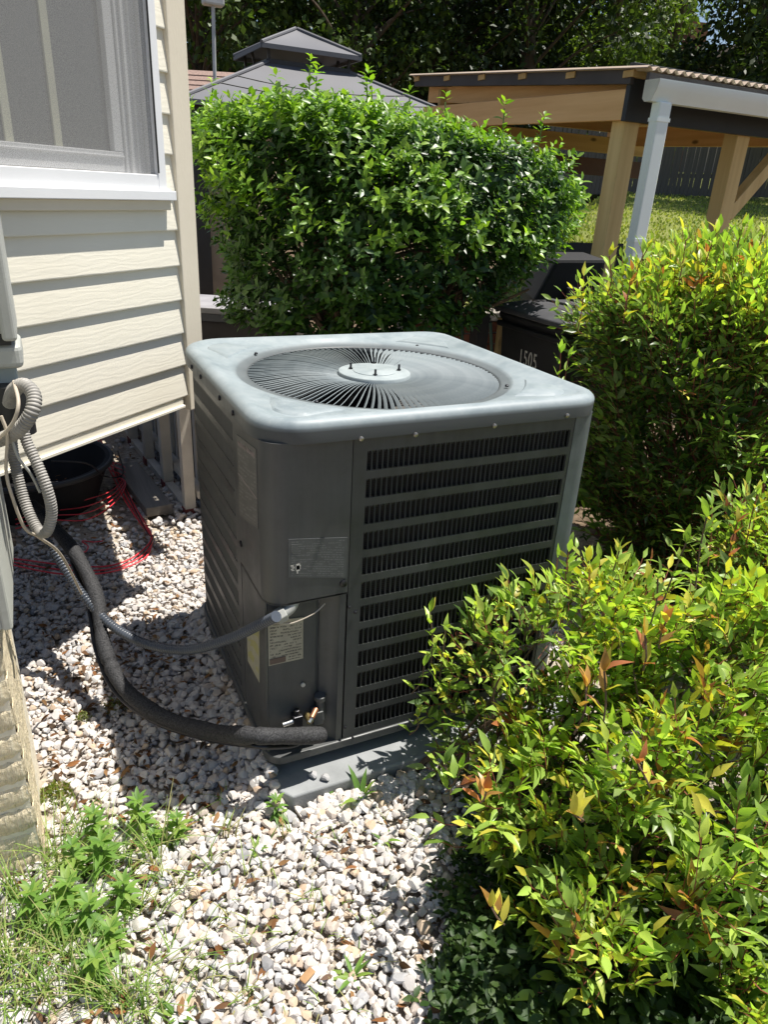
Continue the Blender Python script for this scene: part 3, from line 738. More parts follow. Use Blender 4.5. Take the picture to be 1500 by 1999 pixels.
    def louvre(pts, name, s0, s1, nslots, mat):
        f, L = path_fn(pts)
        panel = empty(name, (0, 0, 0)); panel.parent = root
        def seg_strip(mb, a, b, z0, z1, t=.0035):
            n = max(2, int((b - a) / .03) + 1); path = [tuple(f(a + (b - a) * i / (n - 1))[0]) for i in range(n)]; mb.strip(path, z0, z1, t)
        fr = MB(); seg_strip(fr, 0, s0, ZB + .012, ZT); seg_strip(fr, s1, L, ZB + .012, ZT)
        zz = ZB + .012
        for r in range(rows + 1):
            top = zrow0 + pitch * r if r < rows else ZT
            seg_strip(fr, s0, s1, zz, top); zz = top + hh
        fr.build('louver_frame', mat, panel)
        for r in range(rows):
            z0 = zrow0 + pitch * r; z1 = z0 + hh; mb = MB(); n = nslots; dp = (s1 - s0) / n
            for i in range(n + 1):
                s = s0 + i * dp; p, d = f(s); nrm = Vector((-d.y, d.x)); hw = dp * .145
                # rib leaning a little, so one edge stands proud like a pressed louvre
                a = p - d * hw + nrm * .0004; b = p + d * hw + nrm * .0034
                c = b + nrm * .004; e = a + nrm * .0055
                mb.add([(a.x, a.y, z0), (b.x, b.y, z0), (c.x, c.y, z0), (e.x, e.y, z0), (a.x, a.y, z1), (b.x, b.y, z1), (c.x, c.y, z1), (e.x, e.y, z1)],
                       [(0, 1, 5, 4), (1, 2, 6, 5), (2, 3, 7, 6), (3, 0, 4, 7)])
                if i < n:                       # rounded slot ends: small corner fillets
                    for zc, sg in ((z0, 1), (z1, -1)):
                        a0 = s + hw; a1 = s + dp - hw; k = (a1 - a0) * .42
                        for x0, x1 in ((a0, a0 + k), (a1, a1 - k)):
                            pa, pb = f(x0)[0], f(x1)[0]
                            mb.add([(pa.x, pa.y, zc), (pb.x, pb.y, zc), (pa.x, pa.y, zc + sg * k * 1.3)], [(0, 1, 2) if (sg > 0) == (x1 > x0) else (0, 2, 1)])
            mb.build('louver_row', mat, panel)
        # coil behind the slots
        cm = MB(); n = max(2, int(L / .03)); path = []
        for i in range(n + 1):
            p, d = f(L * i / n); q = p + Vector((-d.y, d.x)) * .017; path.append((q.x, q.y))
        cm.strip(path, ZB + .018, ZT - .004, .02); cm.build('coil', M['coil'], panel)
        return panel
    arc = lambda cx, cy, r, a0, a1, n=8: [(cx + r * math.cos(math.radians(a0 + (a1 - a0) * i / n)), cy + r * math.sin(math.radians(a0 + (a1 - a0) * i / n))) for i in range(n + 1)]
    XS = -.240
    louvre([(XS + .003, -HY), (.356, -HY)], 'front_louver_panel', .033, .584, 42, M['louver'])
    # left louvre runs from the back corner forward (travel direction keeps the outside on the right)
    YS = -.190
    louvre(arc(-HX + .13, HY - .13, .13, 100, 180) + [(-HX, YS + .003)], 'left_louver_panel', .16, .62, 30, M['case'])
    louvre([(HX, -.340), (HX, HY - .06)] + arc(HX - .06, HY - .06, .06, 0, 80, 5), 'right_louver_panel', .03, .66, 40, M['case'])
    louvre(arc(HX - .06, HY - .06, .06, 88, 90, 2) + [(-HX + .135, HY)], 'back_louver_panel', .03, .62, 40, M['case'])
    # rounded post on the right-hand front corner
    post = MB(); post.strip([(.3575, -HY - .001)] + arc(HX - .045, -HY + .045, .046, 270, 360, 10) + [(HX + .001, -.342)], ZB + .012, ZT, .004)
    post.build('corner_post', M['caseL'], root, smooth=True)
    # --- upper control panel wrapping the front-left corner
    ZC = .556; R = .050
    pth = [(-HX - .003, YS - .003), (-HX - .003, -HY + R)] + arc(-HX - .003 + R, -HY - .003 + R, R, 180, 270, 12) + [(XS, -HY - .003)]
    cp = MB(); cp.strip(pth, ZC, ZT, .004)
    poly = pth + [(XS, -HY + .045), (-HX + .06, -HY + .10), (-HX + .03, YS - .003)]
    cp.prism(poly, ZC - .0012, ZC + .004)
    ctrl = cp.build('control_panel', M['case'], root, smooth=True)
    # gap line parts: the trim bead at the upper seam
    screw(XS - .012, -HY - .003, ZC + .03, 0, -1, .009, 'bolt', ctrl)
    screw(-HX - .003, YS - .02, ZC + .06, -1, 0, .008, 'bolt', ctrl)
    # --- lower recessed service corner
    low = MB(); low.strip([(-HX, YS - .003), (-HX, -.392), (-HX + .003, -.395)], ZB + .012, ZC, .003)
    lo = low.build('side_panel', M['case'], root)
    rec = MB(); rec.strip([(-HX + .004, -.392), (-.305, -.388), (-.296, -.384)], ZB + .012, ZC, .003)
    rp = rec.build('service_panel', M['case'], root)
    col = MB(); col.strip([(-.2955, -.385), (-.291, -.393), (-.272, -.402), (-.258, -.414), (XS - .0165, -.4185), (XS - .0015, -HY)], ZB + .012, ZC, .004)
    col.build('service_column', M['case'], root, smooth=True)
    # stickers (thin sheets)
    def sheet(name, quad, mat, parent, uv=True, thick=.0012):
        q = [Vector(p) for p in quad]; n = (q[1] - q[0]).cross(q[3] - q[0]).normalized() * thick
        me = bpy.data.meshes.new(name); me.from_pydata([tuple(p) for p in q] + [tuple(p - n) for p in q], [], [(0, 1, 2, 3), (0, 4, 5, 1), (1, 5, 6, 2), (2, 6, 7, 3), (3, 7, 4, 0)]); me.update()
        uvl = me.uv_layers.new(); co = [(0, 0), (1, 0), (1, 1), (0, 1)]
        for k in range(4): uvl.data[k].uv = co[k]
        return link(name, me, mat, parent)
    yf = -HY - .0045
    sheet('warning_sticker', [(-.384, yf, .628), (-.2455, yf, .600), (-.2455, yf, .704), (-.384, yf, .722)], M['sticker_dark'], ctrl)
    # pale scuffed squares on the warning sticker
    sheet('sticker_emblem', [(-.378, yf - .0005, .688), (-.362, yf - .0005, .686), (-.362, yf - .0005, .706), (-.378, yf - .0005, .709)], M['sticker_dark'], ctrl)
    b = MB()
    for (x, z) in ((-.379, .655), (-.3775, .652), (-.376, .649), (-.3785, .646), (-.377, .643)): b.box((x, yf - .0006, z), (x + .006, yf - .0001, z + .0016))
    b.box((-.366, yf - .0006, .640), (-.358, yf - .0001, .658)); b.box((-.368, yf - .0006, .644), (-.356, yf - .0001, .654)); b.box((-.365, yf - .0006, .634), (-.362, yf - .0001, .640))
    b.build('hand_emblem', M['number'], ctrl)
    xl = -HX - .0045
    ss = sheet('side_sticker', [(xl, -.205, .690), (xl, -.366, .728), (xl, -.366, .912), (xl, -.205, .893)], M['sticker_left'], ctrl)
    bb = MB()
    for k in range(22):                       # worn-off lettering, no longer legible
        y = -.213 - .0064 * k; z = .876 + .0008 * k
        if k in (11,): continue
        h1 = random.uniform(.006, .014); bb.box((xl - .0006, y - .0048, z - h1 * .4), (xl - .0002, y - .0012, z + h1 * .6))
        if random.random() < .7: bb.box((xl - .0006, y - .0055, z + h1 * .2), (xl - .0002, y, z + h1 * .45))
    bb.box((xl - .0006, -.365, .798), (xl - .0002, -.207, .8005))
    bb.build('worn_lettering', M['scrawl'], ss)
    P = [at_y(px, py, -.3925) for px, py in ((517, 1302), (592, 1285), (592, 1205), (515, 1215))]
    P[0].x = P[3].x = -.4235
    pl = sheet('rating_plate', [tuple(p) for p in P], M['plate'], rp)
    MB().box((P[0].x + .003, -.3945, P[0].z + .004), (P[0].x + .042, -.3932, P[0].z + .019)).build('plate_stamp', simple('brown stamp', (0.13, 0.09, 0.075), 0.6), pl)
    sheet('side_label', [(-HX - .0015, -.228, .282), (-HX - .0015, -.335, .290), (-HX - .0015, -.345, .452), (-HX - .0015, -.228, .388)], M['sticker_yellow'], lo)
    # conduit elbow and service valves
    C0 = at_y(552, 1198, -.415)
    el = MB(); el.tube(spline([C0, C0 + Vector((.020, .004, .010)), C0 + Vector((.034, .010, .030))], 6), .0135, 12)
    el.build('conduit_elbow', M['plastic_grey'], root, smooth=True)
    nut = MB(); nut.tube([C0 + Vector((-.016, -.002, -.006)), C0 + Vector((.006, 0, .002))], .0185, 6); nut.build('conduit_nut', M['plastic_grey'], root, bevel=.002)
    gw = MB(); gw.tube(spline([at_y(535, 1217, -.413), at_y(570, 1216, -.42), at_y(612, 1198, -.42), at_y(635, 1178, -.41)], 8), .0016, 6); gw.build('control_wire', M['cable_tan'], root, smooth=True)
    V1 = at_y(575, 1405, -.41); V2 = at_y(618, 1395, -.41)
    lv = MB(); lv.box((V1.x - .004, -.418, V1.z - .02), (V1.x + .020, -.392, V1.z + .012)); lv.tube([(V1.x + .008, -.405, V1.z - .01), (V1.x + .008, -.405, V1.z + .026)], .008, 10)
    o = lv.build('liquid_valve', M['bolt'], root, bevel=.002)
    MB().tube([(V1.x - .030, -.41, V1.z - .006), (V1.x - .003, -.41, V1.z - .003)], .0065, 10).build('flare_nut', M['zinc'], o, smooth=True)
    MB().tube([(V1.x + .034, -.432, V1.z + .002), (V1.x + .034, -.405, V1.z + .002)], .0085, 12).build('port_cap', M['brass'], o, smooth=True)
    MB().tube([(V1.x + .034, -.4335, V1.z + .002), (V1.x + .034, -.4315, V1.z + .002)], .0035, 10).build('port_hole', M['dark'], o)
    sv = MB(); sv.box((V2.x - .010, -.418, V2.z - .028), (V2.x + .016, -.390, V2.z + .012)); sv.tube([(V2.x + .016, -.405, V2.z - .02), (V2.x + .012, -.402, V2.z + .038)], .011, 12); sv.tube([(V2.x + .012, -.402, V2.z + .038), (V2.x + .012, -.402, V2.z + .052)], .015, 12)
    o = sv.build('suction_valve', M['case'], root, bevel=.002)
    MB().tube([(V2.x - .020, -.43, V2.z + .012), (V2.x - .002, -.412, V2.z + .020)], .0075, 10).build('copper_stub', M['copper'], o, smooth=True)
    MB().tube([(V2.x - .028, -.433, V2.z + .003), (V2.x - .018, -.428, V2.z + .010)], .006, 10).build('valve_cap', M['zinc'], o, smooth=True)
    Q = at_y(592, 1337, -.3945); MB().tube([(Q.x, -.396, Q.z), (Q.x, -.392, Q.z)], .0055, 12).build('hole_plug', M['number'], rp)
    for px, py in ((682, 1185), (694, 1195), (674, 1419), (688, 1439), (776, 1419)):
        P = at_y(px, py, -HY - .002); screw(P.x, -HY - .001, P.z, 0, -1, .004, 'bolt')
    return root
build_ac()
pd = MB()
def pad():
    z1 = .054; out = [(-.428, -.460), (-.400, -.497), (.47, -.497), (.49, -.480), (.49, .45), (.465, .47), (-.40, .47), (-.422, .445)]
    pd.prism(out, -.03, z1)
    return pd.build('equipment_pad', M['pad'], None, bevel=.006, seg=3)
p_ = pad(); tag(p_, 'low grey slab under the air conditioner with its front edge in the sun', 'pad')

# ================================================================== REFRIGERANT LINES AND CONDUITS
def add_tube_thing(name, label, cat, pts, r, mat, n=14, per=12, group=None, rib=None, part=None):
    P = spline(pts, per)
    if rib:
        Q = resample(P, rib / 4.0); i = [0]
        k_ = .74 if mat is M['conduit_grey'] else .87
        rr = [r, r * 1.05, r, r * k_]
        cnt = len(Q) - 1
        m = MB().tube(Q, lambda t: rr[int(round(t * cnt)) % 4], n)
    else:
        Q = resample(P, .006); m = MB().tube(Q, r if callable(r) else (lambda t: r), n)
    o = m.build(name, mat, None, smooth=True); fix_normals(o.data, 70)
    return tag(o, label, cat, group)
foam_pts = [at(60, 985, 2.02), at(105, 1030, 1.96), at(150, 1085, 1.86), at(188, 1165, 1.74), at(203, 1260, 1.63), at(240, 1340, 1.55), at(310, 1395, 1.48), at(400, 1425, 1.40), at_y(500, 1436, -.450)]
foam_pts += [at_y(590, 1436, -.450), at_y(640, 1434, -.445)]
random.seed(3)
rn = [random.gauss(0, .0006) for _ in range(500)]
def foam_r(t):
    e = min(t, 1 - t); base = .0205 + .0012 * math.sin(t * 47) + rn[int(t * 499)] * .8
    for c in (.38, .45, .86): base -= .0035 * math.exp(-((t - c) / .004) ** 2)
    if t > .985: base *= math.sqrt(max(0.02, 1 - ((t - .985) / .015) ** 2))
    return base
add_tube_thing('refrigerant_line', 'thick black foam covered pipe sagging across the gravel to the air conditioner', 'pipe', foam_pts, foam_r, M['foam'])
thin = [at(140, 1095, 1.87), at(172, 1180, 1.74), at(188, 1270, 1.63), at(225, 1350, 1.55), at(300, 1408, 1.48), at(400, 1441, 1.41), at_y(500, 1456, -.44), at_y(560, 1457, -.43), at_y(588, 1446, -.42), at_y(600, 1420, -.41)]
add_tube_thing('liquid_line', 'thin dark bare pipe running just under the black foam pipe', 'pipe', thin, .0065, M['bolt'], 10)
whip = [at(84, 1040, 1.80), at(120, 1100, 1.78), at(165, 1165, 1.73), at(220, 1222, 1.66), at(290, 1258, 1.58), at(370, 1268, 1.50), at(450, 1246, 1.42), at(505, 1220, 1.36), at(540, 1203, 1.318)]
add_tube_thing('electrical_conduit', 'ribbed grey conduit curving from the house wall into the side of the air conditioner', 'conduit', whip, .0125, M['conduit_grey'], 12, 14, None, .0095)
loopA = [at(-40, 870, 1.30), at(5, 857, 1.27), at(38, 838, 1.25), at(62, 805, 1.25), at(66, 772, 1.27), at(48, 752, 1.29), at(28, 762, 1.31), at(18, 790, 1.33)]
add_tube_thing('looped_conduit', 'short faded conduit bent into a ring beneath the grey box', 'conduit', loopA, .0132, M['conduit_tan'], 12, 14, None, .0062)
loopB = [at(40, 820, 1.30), at(52, 862, 1.29), at(72, 905, 1.28), at(92, 955, 1.27), at(101, 1000, 1.27), at(92, 1037, 1.27), at(76, 1036, 1.29), at(56, 1000, 1.31), at(38, 945, 1.33), at(25, 880, 1.34), at(20, 830, 1.34)]
add_tube_thing('looped_conduit', 'long faded conduit hanging in a narrow loop below the ring', 'conduit', loopB, .0108, M['conduit_tan'], 12, 12, None, .0056)
add_tube_thing('cable', 'thin tan cable arching out of the grey box beside the conduit ring', 'cable', [at(27, 745, 1.30), at(36, 785, 1.24), at(28, 820, 1.23), at(8, 846, 1.23), at(-20, 870, 1.24)], .0035, M['cable_tan'], 8)
add_tube_thing('cable', 'pale cable dropping past the hanging conduit loop to the black pipe', 'cable', [at(2, 812, 1.24), at(14, 850, 1.24), at(12, 920, 1.24), at(24, 970, 1.24), at(48, 1030, 1.26), at(78, 1050, 1.30), at(120, 1085, 1.45), at(160, 1160, 1.60)], .0032, M['cable_tan'], 8)
add_tube_thing('cable', 'straight thin cable slanting through the middle of the conduit loop', 'cable', [at(18, 835, 1.26), at(34, 890, 1.26), at(60, 925, 1.27), at(80, 965, 1.28)], .0028, M['plastic_grey'], 8)

# ================================================================== HOUSE
PSI = math.radians(41.37); WX = Vector((-0.405, 0.615, 0)); CZ = 1.272; LAP = .1016
def house():
    root = empty('house_bay', WX, PSI, 'cream clapboard bay of the house with a screened window and an open underside', 'house')
    # profile of one clapboard in wall coordinates (x along wall, -y outward)
    prof = [(-.002, 0.0), (-.0150, 0.0), (-.0155, .003), (-.0130, .028), (-.0100, .055), (-.0066, .082), (-.0040, .104), (.0, .104)]
    def board(k, x0, x1):
        z0 = CZ - k * LAP
        vs = [(x, y, z0 + z) for x in (x0, x1) for y, z in prof]; n = len(prof)
        fs = [(i, i + 1, n + i + 1, n + i) for i in range(n - 1)] + [tuple(range(n - 1, -1, -1)), tuple(range(n, 2 * n))]
        MB().add(vs, fs).build('siding_board', M['siding'], root)
    WR = -.040                                    # right edge of the window opening trim
    for k in range(-13, 6):
        z0 = CZ - k * LAP
        if z0 + LAP <= 1.36: board(k, -.98, .006)
        elif z0 >= 1.36 - LAP and z0 < 1.36: board(k, -.98, .006)
        else: board(k, WR + .0005, .006)
    MB().box((-.98, .0005, .735), (.004, .10, 1.36)).box((-.98, .30, .735), (.004, .32, 2.6)).build('sheathing', M['trim'], root)
    MB().box((WR, .0005, 1.3605), (.004, .10, 2.6)).build('sheathing', M['trim'], root)
    # starter trim along the bottom
    st = MB(); st.box((-.98, -.012, .732), (-.018, -.002, .762)); st.box((-.98, -.021, .7285), (-.018, -.001, .7375)); st.build('bottom_trim', M['siding'], root, bevel=.0015)
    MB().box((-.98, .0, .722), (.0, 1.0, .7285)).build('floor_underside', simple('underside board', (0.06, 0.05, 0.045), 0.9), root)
    MB().box((-1.9, 1.40, -.02), (.90, 1.50, .722)).build('light_block_wall', simple('dark blocker wall', (0.09, 0.08, 0.07), 0.95, 0, 0.2, 9, 0.4, 40), root)  # wall added behind the bay to keep light out from underneath
    # corner board
    cb = MB(); cb.box((.0065, -.022, .712), (.088, .012, 2.62)); cb.build('corner_board', M['trim'], root, bevel=.003)
    MB().box((.012, .0125, .712), (.0875, .09, 2.62)).build('corner_board', M['trim'], root, bevel=.003)
    # window
    win = empty('window', (0, 0, 0)); win.parent = root
    XR, ZBm = -.049, 1.384
    fr = MB(); fr.box((XR - .033, -.030, ZBm), (XR, .03, 2.6)); fr.box((-1.0, -.030, ZBm), (XR - .0335, .03, ZBm + .036)); fr.build('frame', M['white_vinyl'], win, bevel=.002)
    MB().box((XR + .0005, -.020, ZBm - .02), (XR + .008, .03, 2.6)).build('casing', M['white_vinyl'], win, bevel=.001)
    MB().box((XR - .036, -.034, ZBm + .040), (XR - .0325, -.0302, 2.6)).build('screen_spline', M['gasket'], win)
    sb = MB(); sb.box((-1.0, -.044, 1.3545), (-.026, .02, 1.3795)); sb.box((-1.0, -.036, 1.3797), (-.040, .02, 1.3838)); sb.build('sill', M['white_vinyl'], win, bevel=.003)
    MB().box((-1.0, -.028, 1.328), (-.034, -.0160, 1.3543)).build('apron', M['trim'], win, bevel=.002)
    x1 = XR - .0335; z1 = ZBm + .0365
    me = MB().add([(-1.0, -.018, z1), (x1, -.018, z1), (x1, -.018, 2.6), (-1.0, -.018, 2.6)], [(0, 1, 2, 3)]).build('insect_screen', M['screen'], win)
    sa = MB(); sa.box((x1 - .075, .012, z1), (x1 - .0005, .028, 2.6)); sa.box((x1 - .062, .004, z1), (x1 - .052, .0118, 2.6)); sa.box((x1 - .032, .006, z1), (x1 - .024, .0118, 2.6)); sa.build('jamb', M['white_vinyl'], win, bevel=.001)
    sh = MB(); sh.box((-1.0, .018, z1 + .001), (x1 - .0755, .044, z1 + .050)); sh.box((x1 - .110, .018, z1 + .0505), (x1 - .0755, .044, 2.6)); sh.box((-1.0, .012, z1 + .036), (x1 - .080, .0178, z1 + .041)); sh.build('sash', M['white_vinyl'], win, bevel=.002)
    MB().box((-1.0, .034, z1 + .0505), (x1 - .1105, .040, 2.6)).build('pane', M['glass'], win)
    mm = simple('cream grille bar', (0.60, 0.60, 0.46), 0.5)
    for px in (105, 8):
        r = ray(px, 200); a = Matrix.Rotation(-PSI, 3, 'Z'); q = a @ (CAM - WX); d = a @ r; t = (.03 - q.y) / d.y; x = (q + d * t).x
        MB().box((x - .011, .0285, z1 + .051), (x + .011, .0335, 2.6)).build('muntin', mm, win)
    # side wall of the bay going back, hidden from here but real
    MB().box((.05, .0905, .735), (.085, .1, 2.6)).build('sheathing', M['trim'], root)
    return root
hb_ = house()
sw = MB(); c_ = WX + Vector((math.cos(PSI) * .045, math.sin(PSI) * .045, 0))
sw.box((c_.x - .06, c_.y + .09, .735), (c_.x - .02, c_.y + 1.9, 2.62)); sw.build('house_side_wall', M['siding']); tag(bpy.data.objects['house_side_wall'], 'cream side wall of the house behind the bay corner', 'wall')

def main_wall():
    root = empty('house_foundation', (-0.955, -0.43, 0), 0, 'cream painted brick foundation corner at the left edge with its shaded siding above', 'house wall')
    # core
    MB().box((-.60, .0035, -.03), (-.004, .30, .648)).build('mortar_core', simple('painted mortar', (0.80, 0.73, 0.58), 0.9, 0, 0.12, 30, 0.5, 80), root)
    # painted bricks on the front face
    protos = []
    for i in range(6):
        r = np.random.default_rng(40 + i); mb = MB(); L, H2 = .205, .058; n, m_ = 10, 5; vs = []
        for j in range(m_ + 1):
            for k in range(n + 1):
                u, v = k / n, j / m_; edge = min(u * 3.5, (1 - u) * 3.5, v, 1 - v, .25) * 4
                y = -.0055 * (min(1, edge) ** .4) + r.normal() * .0012
                vs.append((u * L, y, v * H2 + r.normal() * .0008 - (.003 * math.sin(u * 3.14) if j == 0 else 0)))
        fs = [(j * (n + 1) + k, j * (n + 1) + k + 1, (j + 1) * (n + 1) + k + 1, (j + 1) * (n + 1) + k) for j in range(m_) for k in range(n)]
        b0 = len(vs); vs += [(0, .03, 0), (L, .03, 0), (L, .03, H2), (0, .03, H2)]
        c = [0, n, (m_ + 1) * (n + 1) - 1, m_ * (n + 1)]
        fs += [(c[0], b0, b0 + 1, c[1]), (c[1], b0 + 1, b0 + 2, c[2]), (c[2], b0 + 2, b0 + 3, c[3]), (c[3], b0 + 3, b0, c[0])]
        me = mb.add(vs, fs).mesh('brick'); me.materials.append(M['pbrick']); fix_normals(me, 50); protos.append(me)
    z = -.01; row = 0
    while z < .64:
        x = .0005
        for q in range(3):
            o = bpy.data.objects.new('brick', protos[(row * 3 + q * 5) % 6]); COL.objects.link(o); o.parent = root
            wdt = .205 if (row + q) % 2 or q else .098
            o.location = (x - wdt, .004 + random.gauss(0, .0015), z); o.scale = (wdt / .205, 1, 1); x -= wdt + .010
        z += .0665; row += 1
    # sun-lit mortar-smeared return
    pg = MB(); n, m_ = 10, 40; vs = []
    for j in range(m_ + 1):
        for k in range(n + 1):
            v = j / m_; u = k / n; zz = -.03 + .675 * v; wv = .105 + .20 * v
            vs.append((random.gauss(0, .0014) - .001 - .0012 * math.sin(zz * 47) ** 2, .004 + u * wv, zz))
    pg.add(vs, [(j * (n + 1) + k, j * (n + 1) + k + 1, (j + 1) * (n + 1) + k + 1, (j + 1) * (n + 1) + k) for j in range(m_) for k in range(n)])
    pg.build('parged_return', M['pbrick'], root, smooth=True)
    # siding and corner post above the foundation, overhanging it slightly
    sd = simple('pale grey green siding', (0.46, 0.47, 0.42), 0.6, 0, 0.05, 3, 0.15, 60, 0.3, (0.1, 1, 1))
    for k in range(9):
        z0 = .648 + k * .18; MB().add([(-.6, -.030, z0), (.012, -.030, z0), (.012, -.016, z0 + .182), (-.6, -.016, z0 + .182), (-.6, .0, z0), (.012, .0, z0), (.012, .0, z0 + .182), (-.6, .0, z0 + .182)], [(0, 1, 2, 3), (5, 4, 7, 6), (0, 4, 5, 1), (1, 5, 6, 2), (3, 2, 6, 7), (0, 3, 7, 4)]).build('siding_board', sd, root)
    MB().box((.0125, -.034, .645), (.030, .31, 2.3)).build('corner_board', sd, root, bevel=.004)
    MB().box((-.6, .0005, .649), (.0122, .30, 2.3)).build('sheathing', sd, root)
    return root
main_wall()

def meter_box():
    P = at_y(24, 600, -.215); xr = P.x
    root = empty('electrical_box', (-.925, -.20, 1.13), 0, 'weathered grey electrical enclosure on the house wall at the left edge', 'electrical box')
    X = xr + .925
    MB().box((.0, -.005, .0), (X - .006, .17, .285)).build('body', M['plastic_dim'], root, bevel=.006)
    MB().box((X - .026, -.014, -.012), (X, .176, .29)).build('cover', M['plastic_dim'], root, bevel=.007, seg=3)
    hub = MB(); hub.box((.01, .0, -.068), (X + .004, .13, -.0205)); hub.build('hub', M['plastic_dim'], root, bevel=.012, seg=3)
    MB().box((.02, -.003, -.0203), (X - .012, .15, -.001)).build('joint', M['gasket'], root)
    rs = MB(); rs.box((.0, .03, -.19), (X - .012, .09, -.0685)); rs.build('riser', simple('blue grey riser', (0.36, 0.42, 0.43), 0.5), root, bevel=.004)
    me = bpy.data.meshes.new('label'); me.from_pydata([(X - .060, -.0066, .10), (X - .030, -.0066, .10), (X - .030, -.0066, .20), (X - .060, -.0066, .20), (X - .060, -.0052, .10), (X - .030, -.0052, .10), (X - .030, -.0052, .20), (X - .060, -.0052, .20)], [], [(0, 1, 2, 3), (0, 4, 5, 1), (1, 5, 6, 2), (2, 6, 7, 3), (3, 7, 4, 0)]); me.update()
    uv = me.uv_layers.new()
    for k, c in enumerate(((0, 0), (1, 0), (1, 1), (0, 1))): uv.data[k].uv = c
    link('label', me, M['box_label'], root)
    # dark opening below with the conduits leaving it
    MB().tube([(.05, .02, -.10), (.05, .02, -.20)], .035, 16).build('conduit_body', M['black_plastic'], root, smooth=True)
meter_box()

# ================================================================== UNDER THE BAY
def skirting():
    root = empty('deck_skirting', (-.285, 1.3, 0), math.radians(5.8), 'beige slatted skirting under the deck behind the house corner', 'skirting')
    me = MB().box((-.024, -.024, 0), (.024, .024, .75)).mesh('post'); me.materials.append(M['slat'])
    for k in range(10):
        y = .03 + .36 * k
        o = bpy.data.objects.new('post', me); COL.objects.link(o); o.parent = root; o.location = (0.0, y, 0)
        MB().box((-.028, y - .028, -.01), (.028, y + .028, .035)).build('post_foot', M['foot'], root)
    MB().box((.030, -.02, .09), (.070, 3.7, .125)).build('bottom_rail', M['slat'], root)
    MB().box((.030, -.02, .66), (.070, 3.7, .70)).build('top_rail', M['slat'], root)
    MB().box((-.02, .06, .0), (.02, 3.7, .035)).build('ground_rail', M['slat'], root)
    sm = MB().box((.072, -.019, .09), (.088, .019, .75)).mesh('slat'); sm.materials.append(M['slat'])
    y = .03
    while y < 3.7:
        o = bpy.data.objects.new('slat', sm); COL.objects.link(o); o.parent = root; o.location = (0, y, 0); y += .105
    MB().box((.10, -.1, 0), (.13, 3.8, .70)).build('backing_board', M['fascia'], root)
    MB().box((-.42, .98, 0), (-.36, 3.8, .715)).box((-.36, 3.72, 0), (.10, 3.78, .715)).build('added_dark_wall', M['fascia'], root)  # added dark walls, closing off the bright ground past the skirting
    MB().box((-.06, -.40, .735), (.045, 3.8, .77)).build('deck_floor', M['slat'], root)
skirting()
def tub():
    root = empty('plastic_tub', (-.92, 1.70, -.06), 0, 'round black plastic tub lying in the shadow under the bay', 'tub')
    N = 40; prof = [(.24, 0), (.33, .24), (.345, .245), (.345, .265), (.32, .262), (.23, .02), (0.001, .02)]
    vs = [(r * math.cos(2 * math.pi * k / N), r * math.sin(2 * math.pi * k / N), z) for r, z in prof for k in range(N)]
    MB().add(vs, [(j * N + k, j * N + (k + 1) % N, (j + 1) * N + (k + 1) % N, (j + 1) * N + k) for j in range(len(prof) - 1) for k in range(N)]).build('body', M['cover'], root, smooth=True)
    MB().tube([(.345 * math.cos(a * .157), .345 * math.sin(a * .157), .255) for a in range(41)], .012, 8, False).build('rim', simple('dull grey rim', (0.035, 0.035, 0.035), 0.5), root, smooth=True)
tub()
def cord():
    mb = MB()
    g = lambda px, py, z=.03: at_z(px, py, z)
    for k in range(3):
        o = (0, 6, -7)[k]
        mb.tube(resample(spline([g(186 + o, 850, .12), g(215 + o, 905, .05), g(250 + o, 975, .04), g(285 + o * .6, 1030, .03), g(298 - abs(o) * .3, 1050, .03), g(285 + o * .5, 1078 + o, .03), g(250, 1100 + o, .03), g(200, 1113 + o, .03), g(120, 1112 + o * 1.4, .03), g(30, 1098 + o, .03), g(-40, 1085, .03)], 10), .01), .0034, 6)
    for k in range(4):
        y = 975 + k * 9
        mb.tube(resample(spline([g(30, y + 30, .04), g(100, y + 14, .05), g(170, y + k * 4, .06), g(225, y - 22, .06), g(245, y - 60, .06), g(215, y - 75, .08)], 10), .012), .0026, 6)
    mb.tube(resample(spline([g(150, 1068), g(165, 1078), g(172, 1066), g(160, 1056), g(185, 1058), g(205, 1055)], 8), .008), .0026, 6)
    o = mb.build('red_cord', M['red'], None, smooth=True); tag(o, 'tangle of thin red cord trailing over the gravel out of the bay shadow', 'cord')
    cm = MB()
    cm.tube(resample(spline([g(225, 905, .06), g(252, 970, .045), g(288, 1040, .04), g(300, 1046, .04), g(290, 1070, .03), g(282, 1085, .03)], 10), .01), .0026, 6)
    cm.tube(resample(spline([at_z(100, 900, .30), at_z(170, 905, .27), at_z(205, 930, .15), at_z(240, 925, .1), at_z(230, 880, .1)], 10), .012), .004, 6)
    tag(cm.build('black_cord', M['black_plastic'], None, smooth=True), 'thin black cord running with the red one and over the tub', 'cord')
cord()
def plank():
    a = at_z(312, 997, .04); b = at_z(246, 912, .04)
    m = MB().bar(a, b, .12, .045); o = m.build('plank', M['plank'], None, bevel=.004); tag(o, 'short weathered plank lying on the gravel beside the skirting', 'plank')
plank()
